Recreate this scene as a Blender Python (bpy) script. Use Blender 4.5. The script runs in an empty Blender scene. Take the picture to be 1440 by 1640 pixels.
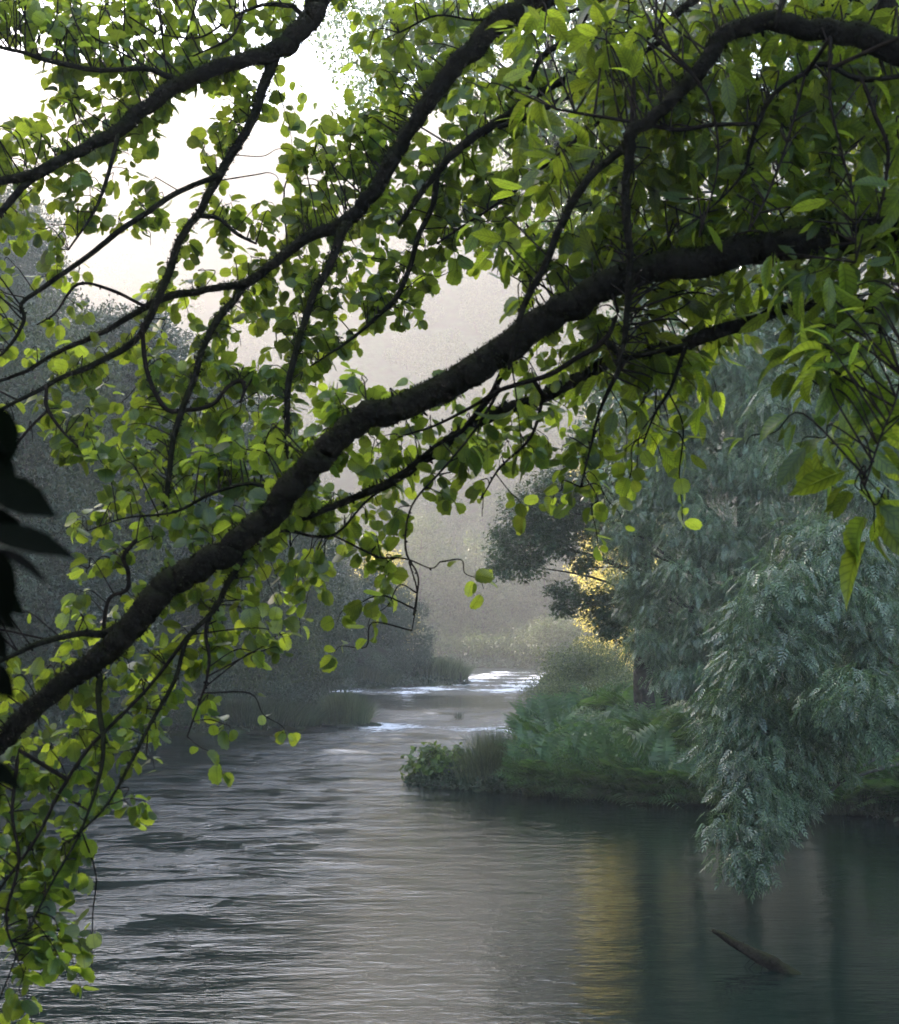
import bpy, math, random
import numpy as np
from mathutils import Vector, Quaternion

C = bpy.context.scene
COL = C.collection
R = math.radians

# ------------------------------------------------------------------ camera, world, sun, exposure
F = 2253.0                      # focal length in photo pixels (photo is 1440 x 1640)
CAMZ = 4.0
PITCH = math.atan((1000 - 820) / F)
cam_d = bpy.data.cameras.new('camera')
cam = bpy.data.objects.new('camera', cam_d); COL.objects.link(cam)
cam.location = (0, 0, CAMZ); cam.rotation_euler = (R(90) + PITCH, 0, 0)
cam_d.sensor_fit = 'VERTICAL'; cam_d.sensor_height = 27.33; cam_d.lens = F / 1640 * 27.33
cam_d.clip_start = 0.05; cam_d.clip_end = 3000
cam_d.dof.use_dof = True; cam_d.dof.focus_distance = 22; cam_d.dof.aperture_fstop = 5.6
C.camera = cam

SUN_EL, SUN_AZ = R(21), R(49)
sdir = Vector((-math.sin(SUN_AZ) * math.cos(SUN_EL), math.cos(SUN_AZ) * math.cos(SUN_EL), math.sin(SUN_EL)))
W = bpy.data.worlds.new('World'); C.world = W; W.use_nodes = True
wn = W.node_tree; bg = wn.nodes['Background']
sky = wn.nodes.new('ShaderNodeTexSky'); sky.sky_type = 'NISHITA'; sky.sun_disc = False
sky.sun_elevation = SUN_EL; sky.sun_rotation = -SUN_AZ; sky.dust_density = 1.6; sky.air_density = 1.0; sky.ozone_density = 0.5
wn.links.new(sky.outputs[0], bg.inputs[0]); bg.inputs[1].default_value = 0.15
sl = bpy.data.lights.new('sun', 'SUN'); sun = bpy.data.objects.new('sun', sl); COL.objects.link(sun)
sl.energy = 5.0; sl.angle = R(0.5); sl.color = (1.0, 0.85, 0.74)
sun.rotation_euler = (-sdir).to_track_quat('-Z', 'Y').to_euler()
C.view_settings.view_transform = 'Standard'; C.view_settings.look = 'None'
C.view_settings.gamma = 1.0; C.view_settings.exposure = 2.6
try:
    cy = C.cycles
    cy.use_denoising = True
    cy.max_bounces = 7; cy.diffuse_bounces = 3; cy.glossy_bounces = 2; cy.transmission_bounces = 4
    cy.volume_bounces = 1; cy.transparent_max_bounces = 4
    cy.sample_clamp_indirect = 4.0; cy.caustics_reflective = False; cy.caustics_refractive = False
    cy.use_fast_gi = False
except Exception as e:
    print(e)

HAZE_DENSITY = 0.0013
HAZE_TOP = 160.0

# ------------------------------------------------------------------ helpers
rng = np.random.default_rng(7)
FW = np.array([0, math.cos(PITCH), math.sin(PITCH)]); UP = np.array([0, -math.sin(PITCH), math.cos(PITCH)])
def at(px, py, d):
    v = FW + (px - 720) / F * np.array([1., 0, 0]) + (820 - py) / F * UP
    return np.array([0, 0, CAMZ]) + v * (d / v[1])
def ppm(d): return F / d        # photo pixels per metre at distance d

def nrm(a): return a / np.maximum(np.linalg.norm(a, axis=-1, keepdims=True), 1e-9)

def mesh_from(name, verts, faces_flat, nper, mat, parent=None, smooth=False, tri_counts=None):
    """faces_flat: int array (nf, k) """
    me = bpy.data.meshes.new(name)
    V = np.asarray(verts, dtype=np.float32)
    if isinstance(faces_flat, np.ndarray) and faces_flat.ndim == 2:
        nf, k = faces_flat.shape
        loops = faces_flat.astype(np.int32).ravel(); starts = np.arange(nf, dtype=np.int32) * k
    else:
        loops = np.concatenate([f.astype(np.int32).ravel() for f in faces_flat])
        tot = np.concatenate([np.full(f.shape[0], f.shape[1], dtype=np.int32) for f in faces_flat])
        starts = np.concatenate([[0], np.cumsum(tot)[:-1]]).astype(np.int32); nf = len(tot)
    me.vertices.add(len(V)); me.vertices.foreach_set('co', V.ravel())
    me.loops.add(len(loops)); me.loops.foreach_set('vertex_index', loops)
    me.polygons.add(nf); me.polygons.foreach_set('loop_start', starts)
    me.update(calc_edges=True)
    me.polygons.foreach_set('use_smooth', np.full(nf, smooth))
    me.materials.append(mat)
    o = bpy.data.objects.new(name, me); COL.objects.link(o)
    if parent is not None: o.parent = parent
    return o

def tag(o, label=None, cat=None, group=None, kind=None):
    if label: o['label'] = label
    if cat: o['category'] = cat
    if group: o['group'] = group
    if kind: o['kind'] = kind
    return o
def thing(name, label, cat, loc=(0, 0, 0), group=None):
    o = bpy.data.objects.new(name, None); COL.objects.link(o); o.location = loc
    o.empty_display_size = 0.2
    return tag(o, label, cat, group)
def copy_tree(o, parent=None):
    kids = [c for c in COL.objects if c.parent == o]
    c = o.copy(); COL.objects.link(c)
    if parent is not None: c.parent = parent
    for ch in kids: copy_tree(ch, c)
    return c

# ---- tubes
def catmull(P, n=6):
    P = np.asarray(P, float)
    if len(P) < 3:
        t = np.linspace(0, 1, n + 1)[:, None]; return P[0] * (1 - t) + P[-1] * t
    Q = np.vstack([2 * P[0] - P[1], P, 2 * P[-1] - P[-2]]); out = []
    for i in range(1, len(Q) - 2):
        t = np.linspace(0, 1, n, endpoint=False)[:, None]
        a, b, c, d = Q[i - 1], Q[i], Q[i + 1], Q[i + 2]
        out.append(0.5 * ((2 * b) + (-a + c) * t + (2 * a - 5 * b + 4 * c - d) * t ** 2 + (-a + 3 * b - 3 * c + d) * t ** 3))
    out.append(P[-1:]); return np.vstack(out)

class Tubes:
    def __init__(s): s.V = []; s.Fq = []; s.n = 0
    def add(s, path, rad, sides=6, rough=0.0, taper_end=True):
        path = np.asarray(path, float); m = len(path)
        rad = np.broadcast_to(np.asarray(rad, float), (m,)).copy()
        T = nrm(np.gradient(path, axis=0))
        ref = np.array([0.13, 0.2, 0.97]); 
        Nn = np.cross(T, ref); bad = np.linalg.norm(Nn, axis=1) < 0.15
        Nn[bad] = np.cross(T[bad], np.array([1., 0.1, 0]))
        if bad.any():
            v = Nn[0].copy()
            for i_ in range(m): v = v - (v @ T[i_]) * T[i_]; v /= max(np.linalg.norm(v), 1e-9); Nn[i_] = v
        Nn = nrm(Nn); B = np.cross(T, Nn)
        a = np.linspace(0, 2 * np.pi, sides, endpoint=False)
        rr = rad[:, None] * np.ones((1, sides))
        if rough > 0:
            nz = rng.normal(0, 1, (m, sides)); nz = nz + np.roll(nz, 1, 1)
            for sh in (1, 2, 3): nz = nz + np.roll(nz, sh, 0)
            nz = nz / max(nz.std(), 1e-6)
            rr = rr * (1 + rough * nz)
        ring = path[:, None, :] + rr[..., None] * (np.cos(a)[None, :, None] * Nn[:, None, :] + np.sin(a)[None, :, None] * B[:, None, :])
        V = ring.reshape(-1, 3)
        i = np.arange(m - 1)[:, None] * sides; j = np.arange(sides)[None, :]
        q = np.stack([i + j, i + (j + 1) % sides, i + sides + (j + 1) % sides, i + sides + j], -1).reshape(-1, 4)
        # end caps as fans of quads collapsed to a centre vertex
        V = np.vstack([V, path[:1], path[-1:] + T[-1:] * rad[-1]]); c0, c1 = m * sides, m * sides + 1
        jj = np.arange(sides)
        t0 = np.stack([(jj + 1) % sides, jj, np.full(sides, c0)], -1)
        b = (m - 1) * sides
        t1 = np.stack([b + jj, b + (jj + 1) % sides, np.full(sides, c1)], -1)
        s.V.append(V); s.Fq.append((q + s.n, np.vstack([t0, t1]) + s.n)); s.n += len(V)
    def build(s, name, mat, parent=None):
        V = np.vstack(s.V); q = np.vstack([f[0] for f in s.Fq]); t = np.vstack([f[1] for f in s.Fq])
        return mesh_from(name, V, [q, t], 0, mat, parent, smooth=True)

# ---- leaves
def fold(pts, keel=0.12, droop=0.1):
    """outline (right half, from base to tip) -> vertices + faces of a leaf folded along its midrib"""
    pts = np.array(pts, float); n = len(pts)
    mid = np.stack([np.zeros(n), pts[:, 1], np.zeros(n)], 1)
    rt = np.stack([pts[:, 0], pts[:, 1], pts[:, 0] * keel], 1); lf = rt * np.array([-1, 1, 1])
    V = np.vstack([mid, rt, lf]); V[:, 2] -= droop * V[:, 1] ** 2
    f = []
    for i in range(n - 1):
        f.append([i, n + i, n + i + 1, i + 1]); f.append([i, i + 1, 2 * n + i + 1, 2 * n + i])
    return V, np.array(f)
T_ROUND = fold([(0.015, 0), (0.015, 0.12), (0.22, 0.15), (0.30, 0.24), (0.40, 0.32), (0.385, 0.42), (0.45, 0.52), (0.41, 0.62), (0.43, 0.74), (0.33, 0.80), (0.30, 0.93), (0.15, 0.94), (0.01, 1.0)], 0.16, 0.16)
T_LONG = fold([(0.01, 0), (0.01, 0.08), (0.13, 0.17), (0.16, 0.26), (0.21, 0.33), (0.20, 0.42), (0.24, 0.49), (0.22, 0.58), (0.23, 0.66), (0.175, 0.74), (0.15, 0.83), (0.07, 0.9), (0.005, 1.0)], 0.24, 0.30)
T_OVAL = fold([(0.0, 0), (0.26, 0.25), (0.30, 0.6), (0.0, 1.0)], 0.2, 0.15)
T_DIAM = (np.array([(0, 0, 0), (0.27, 0.5, 0.06), (0, 1, -0.12), (-0.27, 0.5, 0.06)], float), np.array([[0, 1, 2, 3]]))
T_OVAL4 = (np.array([(0, 0, 0), (0.22, 0.35, 0.05), (0.17, 0.75, 0.02), (0, 1, -0.1), (-0.17, 0.75, 0.02), (-0.22, 0.35, 0.05)], float), np.array([[0, 1, 2, 3], [0, 3, 4, 5]]))
T_LOBED = fold([(0.0, 0), (0.30, 0.08), (0.48, 0.34), (0.28, 0.42), (0.40, 0.66), (0.18, 0.72), (0.0, 1.0)], 0.15, 0.2)
def combine(parts):
    V = []; Fa = []; n = 0
    for v, f in parts:
        V.append(v); Fa.append(f + n); n += len(v)
    return np.vstack(V), np.vstack(Fa)
def xf(T, scale, ang, off, zrot=0.0):
    v = T[0] * scale; c, s_ = math.cos(ang), math.sin(ang)
    v = np.stack([v[:, 0] * c - v[:, 1] * s_, v[:, 0] * s_ + v[:, 1] * c, v[:, 2]], 1) + np.array(off)
    return v, T[1]
def pinnate():
    P = []
    for i, y in enumerate([0.20, 0.38, 0.56, 0.73]):
        L = 0.31 - 0.015 * i
        for sg in (1, -1):
            P.append(xf(T_OVAL4, (L * .66, L, L), sg * -R(54 - 5 * i), (0, y, -0.16 * y * y)))
    P.append(xf(T_OVAL4, (0.18, 0.28, 0.28), 0, (0, 0.84, -0.12)))
    return combine(P)
T_PINN = pinnate()
def frond():
    P = []; n = 15
    for i in range(n):
        y = 0.08 + 0.9 * i / n
        L = 0.30 * math.sin(math.pi * min(1, 0.22 + 0.78 * (i / n))) ** 0.8 * (1 if i < n - 1 else .6) + 0.03
        z = 0.34 * y - 0.62 * y * y
        for sg in (1, -1):
            P.append(xf(T_DIAM, (L * 0.42, L, L), sg * -R(68), (0, y, z)))
    rb = np.array([[-.004, 0, 0], [.004, 0, 0], [.004, .5, .015], [-.004, .5, .015], [.002, 1, -.28], [-.002, 1, -.28]])
    P.append((rb, np.array([[0, 1, 2, 3], [3, 2, 4, 5]])))
    return combine(P)
T_FROND = frond()

def leaves(name, T, pos, axis, norm, scale, mat, parent=None, flat=True):
    """many copies of leaf template T as one mesh"""
    tv, tf = T; N = len(pos); k = len(tv)
    Y = nrm(axis); Z = norm - (norm * Y).sum(1, keepdims=True) * Y; Z = nrm(Z); X = np.cross(Y, Z)
    s = np.asarray(scale, float).reshape(-1, 1, 1)
    tvv = np.broadcast_to(tv[None], (N, k, 3)).copy()
    tvv[..., 0] *= rng.uniform(0.66, 1.1, (N, 1)); tvv[..., 2] *= rng.uniform(-0.6, 3.0, (N, 1))
    V = pos[:, None, :] + s * (tvv[..., 0:1] * X[:, None] + tvv[..., 1:2] * Y[:, None] + tvv[..., 2:3] * Z[:, None])
    Fc = tf[None] + (np.arange(N) * k)[:, None, None]
    o = mesh_from(name, V.reshape(-1, 3), Fc.reshape(-1, tf.shape[1]), 0, mat, parent, smooth=not flat)
    if not flat:
        uv = o.data.uv_layers.new(name='leaf'); u = tv[tf.ravel()][:, :2] + np.array([.5, 0]); uv.data.foreach_set('uv', np.tile(u, (N, 1)).astype(np.float32).ravel())
    return o

# ------------------------------------------------------------------ materials
def newmat(name):
    m = bpy.data.materials.new(name); m.use_nodes = True; nt = m.node_tree
    for n in list(nt.nodes): nt.nodes.remove(n)
    out = nt.nodes.new('ShaderNodeOutputMaterial'); return m, nt, out
def leafmat(name, c1, c2, tr, mix=0.35, rough=0.38, spec=0.5, extra=None, veins=False):
    m, nt, out = newmat(name)
    geo = nt.nodes.new('ShaderNodeNewGeometry'); ramp = nt.nodes.new('ShaderNodeValToRGB')
    ramp.color_ramp.elements[0].color = (*c1, 1); ramp.color_ramp.elements[1].color = (*c2, 1)
    if extra:
        e = ramp.color_ramp.elements.new(0.97); e.color = (*c2, 1); ramp.color_ramp.elements[-1].color = (*extra, 1)
    nt.links.new(geo.outputs['Random Per Island'], ramp.inputs[0])
    nz = nt.nodes.new('ShaderNodeTexNoise'); nz.inputs['Scale'].default_value = 1.3
    tc = nt.nodes.new('ShaderNodeTexCoord'); nt.links.new(tc.outputs['Object'], nz.inputs['Vector'])
    mr = nt.nodes.new('ShaderNodeMapRange'); mr.inputs[1].default_value = .3; mr.inputs[2].default_value = .7
    mr.inputs[3].default_value = 0.55; mr.inputs[4].default_value = 1.35
    nt.links.new(nz.outputs[0], mr.inputs[0])
    hs = nt.nodes.new('ShaderNodeHueSaturation'); nt.links.new(ramp.outputs[0], hs.inputs['Color']); nt.links.new(mr.outputs[0], hs.inputs['Value'])
    p = nt.nodes.new('ShaderNodeBsdfPrincipled'); p.inputs['Roughness'].default_value = rough
    p.inputs['Specular IOR Level'].default_value = spec; p.inputs['IOR'].default_value = 1.6 if spec >= .8 else 1.45
    nt.links.new(hs.outputs[0], p.inputs['Base Color'])
    t = nt.nodes.new('ShaderNodeBsdfTranslucent')
    hv = nt.nodes.new('ShaderNodeHueSaturation'); hv.inputs['Color'].default_value = (*tr, 1)
    mr2 = nt.nodes.new('ShaderNodeMapRange'); mr2.inputs[3].default_value = 0.35; mr2.inputs[4].default_value = 1.35
    nt.links.new(geo.outputs['Random Per Island'], mr2.inputs[0]); nt.links.new(mr2.outputs[0], hv.inputs['Value'])
    tcol = hv.outputs[0]
    if veins:      # midrib and side veins from the leaf's own coordinates
        def mth(op, *v):
            n = nt.nodes.new('ShaderNodeMath'); n.operation = op
            for i, x in enumerate(v):
                if isinstance(x, (int, float)): n.inputs[i].default_value = x
                else: nt.links.new(x, n.inputs[i])
            return n.outputs[0]
        uv = nt.nodes.new('ShaderNodeUVMap'); uv.uv_map = 'leaf'; sx = nt.nodes.new('ShaderNodeSeparateXYZ'); nt.links.new(uv.outputs[0], sx.inputs[0])
        ax = mth('ABSOLUTE', mth('SUBTRACT', sx.outputs[0], .5)); side = mth('PINGPONG', mth('MULTIPLY', mth('SUBTRACT', sx.outputs[1], mth('MULTIPLY', ax, .85)), 9.0), .5)
        v = mth('MINIMUM', mth('MULTIPLY', side, 5.0), mth('MULTIPLY', ax, 28.0)); v = mth('MINIMUM', v, 1.0)
        n3 = nt.nodes.new('ShaderNodeTexNoise'); n3.inputs['Scale'].default_value = 45; nt.links.new(tc.outputs['Object'], n3.inputs['Vector'])
        v = mth('MULTIPLY', mth('MULTIPLY_ADD', v, .5, .5), mth('MULTIPLY_ADD', n3.outputs[0], .9, .55))
        vm = nt.nodes.new('ShaderNodeMix'); vm.data_type = 'RGBA'; vm.blend_type = 'MULTIPLY'; vm.inputs[0].default_value = 1.0; nt.links.new(hv.outputs[0], vm.inputs[6]); nt.links.new(v, vm.inputs[7]); tcol = vm.outputs[2]
    nt.links.new(tcol, t.inputs[0])
    mx = nt.nodes.new('ShaderNodeMixShader'); mx.inputs[0].default_value = mix
    nt.links.new(p.outputs[0], mx.inputs[1]); nt.links.new(t.outputs[0], mx.inputs[2]); nt.links.new(mx.outputs[0], out.inputs[0])
    return m
def barkmat(name, c1, c2, moss=None, scale=30, bump=0.01):
    m, nt, out = newmat(name)
    p = nt.nodes.new('ShaderNodeBsdfPrincipled'); p.inputs['Roughness'].default_value = 0.9; p.inputs['Specular IOR Level'].default_value = 0.04 if c1[0] < .01 else 0.2
    tc = nt.nodes.new('ShaderNodeTexCoord'); nz = nt.nodes.new('ShaderNodeTexNoise'); nz.inputs['Scale'].default_value = scale; nz.inputs['Detail'].default_value = 6
    nt.links.new(tc.outputs['Object'], nz.inputs['Vector'])
    rp = nt.nodes.new('ShaderNodeValToRGB'); rp.color_ramp.elements[0].color = (*c1, 1); rp.color_ramp.elements[1].color = (*c2, 1)
    rp.color_ramp.elements[0].position = .35; rp.color_ramp.elements[1].position = .7
    nt.links.new(nz.outputs[0], rp.inputs[0]); col = rp.outputs[0]
    if moss:
        geo = nt.nodes.new('ShaderNodeNewGeometry'); sp = nt.nodes.new('ShaderNodeSeparateXYZ'); nt.links.new(geo.outputs['Normal'], sp.inputs[0])
        n2 = nt.nodes.new('ShaderNodeTexNoise'); n2.inputs['Scale'].default_value = 7; n2.inputs['Detail'].default_value = 5; nt.links.new(tc.outputs['Object'], n2.inputs['Vector'])
        ad = nt.nodes.new('ShaderNodeMath'); ad.operation = 'MULTIPLY_ADD'; ad.inputs[1].default_value = 2.0
        nt.links.new(n2.outputs[0], ad.inputs[0]); nt.links.new(sp.outputs[2], ad.inputs[2])
        m2 = nt.nodes.new('ShaderNodeMapRange'); m2.inputs[1].default_value = 1.1; m2.inputs[2].default_value = 1.9; nt.links.new(ad.outputs[0], m2.inputs[0])
        mc = nt.nodes.new('ShaderNodeMix'); mc.data_type = 'RGBA'; nt.links.new(m2.outputs[0], mc.inputs[0]); nt.links.new(col, mc.inputs[6]); mc.inputs[7].default_value = (*moss, 1); col = mc.outputs[2]
    nt.links.new(col, p.inputs['Base Color'])
    b = nt.nodes.new('ShaderNodeBump'); b.inputs['Distance'].default_value = bump; b.inputs['Strength'].default_value = 1; nt.links.new(nz.outputs[0], b.inputs['Height']); nt.links.new(b.outputs[0], p.inputs['Normal'])
    nt.links.new(p.outputs[0], out.inputs[0]); return m

M_ALDER = leafmat('alder_leaf', (0.025, 0.055, 0.012), (0.06, 0.11, 0.02), (0.52, 0.66, 0.05), 0.52, 0.33, 0.6, extra=(0.10, 0.07, 0.02), veins=True)
M_CHEST = leafmat('chestnut_leaf', (0.035, 0.065, 0.010), (0.06, 0.11, 0.015), (0.50, 0.64, 0.04), 0.5, 0.36, 0.5, veins=True)
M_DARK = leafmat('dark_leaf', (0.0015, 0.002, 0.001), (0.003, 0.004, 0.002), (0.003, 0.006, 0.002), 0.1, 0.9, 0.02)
M_ASH = leafmat('ash_leaf', (0.045, 0.085, 0.042), (0.09, 0.145, 0.072), (0.18, 0.30, 0.05), 0.24, 0.30, 0.8)
M_ASH2 = leafmat('small_leaf', (0.045, 0.085, 0.038), (0.085, 0.14, 0.06), (0.18, 0.28, 0.05), 0.25, 0.3, 1.0)
M_LEFT = leafmat('left_bank_leaf', (0.028, 0.05, 0.026), (0.036, 0.06, 0.03), (0.06, 0.10, 0.03), 0.22, 0.45, 0.4)
M_LEFT2 = leafmat('olive_leaf', (0.05, 0.075, 0.028), (0.065, 0.09, 0.034), (0.09, 0.12, 0.03), 0.25, 0.45, 0.4)
M_LEFT3 = leafmat('deep_green_leaf', (0.014, 0.032, 0.018), (0.02, 0.042, 0.022), (0.05, 0.09, 0.03), 0.2, 0.42, 0.5)
M_LEFT3B = leafmat('dusky_leaf', (0.034, 0.068, 0.03), (0.06, 0.105, 0.045), (0.12, 0.18, 0.04), 0.25, 0.36, 0.7)
M_GOLD = leafmat('sunlit_gold_leaf', (0.07, 0.10, 0.03), (0.12, 0.15, 0.045), (0.75, 0.66, 0.16), 0.55, 0.4, 0.5)  # golden sunlight put into the translucent leaf colour
M_FAR = leafmat('far_leaf', (0.04, 0.07, 0.03), (0.08, 0.11, 0.04), (0.14, 0.18, 0.05), 0.3, 0.5, 0.3)
M_BUSH = leafmat('bush_leaf', (0.045, 0.075, 0.035), (0.09, 0.12, 0.05), (0.2, 0.26, 0.06), 0.35, 0.42, 0.5)
M_FERN = leafmat('fern_leaf', (0.045, 0.10, 0.032), (0.09, 0.165, 0.055), (0.16, 0.30, 0.05), 0.27, 0.36, 0.6, extra=(0.16, 0.15, 0.04))
M_LUSH = leafmat('broad_leaf', (0.04, 0.085, 0.02), (0.08, 0.14, 0.03), (0.25, 0.36, 0.04), 0.35, 0.38, 0.5, extra=(0.3, 0.34, 0.04))
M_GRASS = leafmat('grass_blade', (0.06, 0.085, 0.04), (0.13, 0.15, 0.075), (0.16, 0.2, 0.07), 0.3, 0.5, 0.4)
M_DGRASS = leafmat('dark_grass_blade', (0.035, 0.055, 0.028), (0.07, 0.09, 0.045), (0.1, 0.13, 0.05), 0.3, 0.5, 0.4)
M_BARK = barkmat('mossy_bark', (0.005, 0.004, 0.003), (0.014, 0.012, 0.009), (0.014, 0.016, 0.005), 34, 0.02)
M_MOSS = leafmat('moss', (0.006, 0.007, 0.003), (0.018, 0.020, 0.007), (0.03, 0.035, 0.008), 0.15, 0.9, 0.05)
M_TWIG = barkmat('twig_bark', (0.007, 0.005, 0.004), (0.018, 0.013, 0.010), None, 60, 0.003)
M_TRUNK = barkmat('grey_bark', (0.03, 0.025, 0.02), (0.09, 0.08, 0.065), (0.03, 0.045, 0.015), 9, 0.03)
M_LOG = barkmat('wet_log_bark', (0.007, 0.006, 0.005), (0.028, 0.023, 0.018), (0.018, 0.02, 0.008), 25, 0.02)
M_STONE = barkmat('wet_stone', (0.05, 0.05, 0.045), (0.13, 0.125, 0.11), (0.03, 0.04, 0.015), 6, 0.03)

def groundmat():
    m, nt, out = newmat('bank_soil')
    p = nt.nodes.new('ShaderNodeBsdfPrincipled'); p.inputs['Roughness'].default_value = 0.95; p.inputs['Specular IOR Level'].default_value = 0.08
    tc = nt.nodes.new('ShaderNodeTexCoord'); nz = nt.nodes.new('ShaderNodeTexNoise'); nz.inputs['Scale'].default_value = 0.6; nz.inputs['Detail'].default_value = 9
    nt.links.new(tc.outputs['Object'], nz.inputs['Vector'])
    rp = nt.nodes.new('ShaderNodeValToRGB'); e = rp.color_ramp.elements
    e[0].position = .35; e[0].color = (0.02, 0.016, 0.011, 1); e[1].position = .6; e[1].color = (0.03, 0.05, 0.018, 1)
    x = e.new(0.75); x.color = (0.06, 0.08, 0.03, 1)
    nt.links.new(nz.outputs[0], rp.inputs[0]); nt.links.new(rp.outputs[0], p.inputs['Base Color'])
    b = nt.nodes.new('ShaderNodeBump'); b.inputs['Distance'].default_value = 0.25; nt.links.new(nz.outputs[0], b.inputs['Height']); nt.links.new(b.outputs[0], p.inputs['Normal'])
    nt.links.new(p.outputs[0], out.inputs[0]); return m

# ------------------------------------------------------------------ terrain
SHORE = np.array([(11, 8.5), (10.7, 20), (9.9, 27), (7.8, 30.6), (4.5, 32.2), (1.7, 33.8), (-0.2, 34.8), (-1.0, 35.6), (-0.7, 37), (0.6, 39), (1.9, 45), (3, 55), (3.7, 64), (5.1, 82),
    (6.5, 100), (8.2, 118), (7.5, 127), (0, 133), (-15, 144), (-40, 163), (-100, 205), (-115, 185), (-55, 145), (-22, 118), (-9, 106), (-1.5, 99.5), (1.2, 96), (0.4, 92.5), (-3, 89.5), (-8, 86),
    (-9.5, 76), (-8.5, 64), (-6.6, 57.5), (-5.6, 54.5), (-8, 52), (-11.5, 50), (-16, 45), (-18, 30), (-18, 15), (-16, 8.5)], float)
def densify(P, step):
    out = []
    for a, b in zip(P, np.roll(P, -1, 0)):
        n = max(1, int(np.linalg.norm(b - a) / step)); t = np.linspace(0, 1, n, endpoint=False)[:, None]; out.append(a * (1 - t) + b * t)
    return np.vstack(out)
_closed = np.vstack([SHORE, SHORE[:1]])
SD = densify(catmull(_closed, 5)[:-1], 0.6)
def sstep(a, b, v): t = np.clip((v - a) / (b - a), 0, 1); return t * t * (3 - 2 * t)
def shore_dist(x, y):
    """positive on land, negative in the water"""
    x = np.atleast_1d(np.asarray(x, float)); y = np.atleast_1d(np.asarray(y, float)); d = np.empty(len(x)); ins = np.zeros(len(x), bool)
    A = SD; B = np.roll(SD, -1, 0)
    for s in range(0, len(x), 4000):
        X = x[s:s + 4000, None]; Y = y[s:s + 4000, None]
        d[s:s + 4000] = np.sqrt(((X - A[None, :, 0]) ** 2 + (Y - A[None, :, 1]) ** 2).min(1))
        cr = (A[None, :, 1] > Y) != (B[None, :, 1] > Y)
        xi = A[None, :, 0] + (Y - A[None, :, 1]) * (B[None, :, 0] - A[None, :, 0]) / (B[None, :, 1] - A[None, :, 1] + 1e-12)
        ins[s:s + 4000] = (cr & (X < xi)).sum(1) % 2 == 1
    return np.where(ins, -d, d)
def height(x, y):
    x = np.atleast_1d(np.asarray(x, float)); y = np.atleast_1d(np.asarray(y, float))
    d = shore_dist(x, y); L = np.maximum(d, 0)
    bank = 0.16 * (1 - np.exp(-L / 0.5)) + 0.07 * np.minimum(L, 12)
    near = np.clip((12 - y) / 8, 0, 1) * np.minimum(0.26 * L, 3.2)
    left = x < np.interp(y, [0, 100, 130, 200], [-3, -2, -20, -100])
    beyond = np.clip((y + 0.87 * x - 84) / 12, 0, 1)          # left hill shaped to block sun on the near reach, lowered to light beyond
    ahead = np.clip((y - 110) / 40, 0, 1) * (x > -60 - 0 * y)
    sl_ = np.where(left, 1.35 - 1.1 * beyond, 0.42 + 0.5 * ahead); off = np.where(left, 2.0, 9 + 28 * ahead)
    s = sl_ * np.maximum(0, L - off) * np.clip((y + 20) / 40, 0.15, 1)
    H = np.where(left & (y < 140), 75.0, 38.0 + 85 * ahead); hill = H * (1 - np.exp(-s / H))
    hill *= 1 + 0.10 * np.sin(x * 0.031 + 1) * np.cos(y * 0.027)
    ridge = 128 * sstep(180, 350, y) * sstep(-260, -160, x) * (1 + .06 * np.sin(x * .05)); hill = np.maximum(hill, ridge)
    und = 0.10 * np.sin(x * 1.3 + y * .4) * np.cos(y * 0.9) * np.clip(L / 2, 0, 1)
    return np.where(d < 0, -np.minimum(1.3, 0.5 * np.abs(d)) - 0.02, bank + near + hill + und)
def gz(x, y): return float(height(x, y)[0])

gx = np.concatenate([np.linspace(-420, -45, 60, endpoint=False), np.linspace(-45, -14, 50, endpoint=False), np.linspace(-14, 14, 120, endpoint=False), np.linspace(14, 45, 50, endpoint=False), np.linspace(45, 420, 60)])
gy = np.concatenate([np.linspace(-60, 6, 20, endpoint=False), np.linspace(6, 60, 160, endpoint=False), np.linspace(60, 150, 130, endpoint=False), np.linspace(150, 520, 70)])
GX, GY = np.meshgrid(gx, gy); GZ = height(GX.ravel(), GY.ravel())
nx, ny = len(gx), len(gy)
ii = (np.arange(ny - 1)[:, None] * nx + np.arange(nx - 1)[None, :]).ravel()
gr = mesh_from('ground', np.stack([GX.ravel(), GY.ravel(), GZ], 1), np.stack([ii, ii + 1, ii + nx + 1, ii + nx], 1), 0, groundmat(), smooth=True)
tag(gr, kind='structure')

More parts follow.
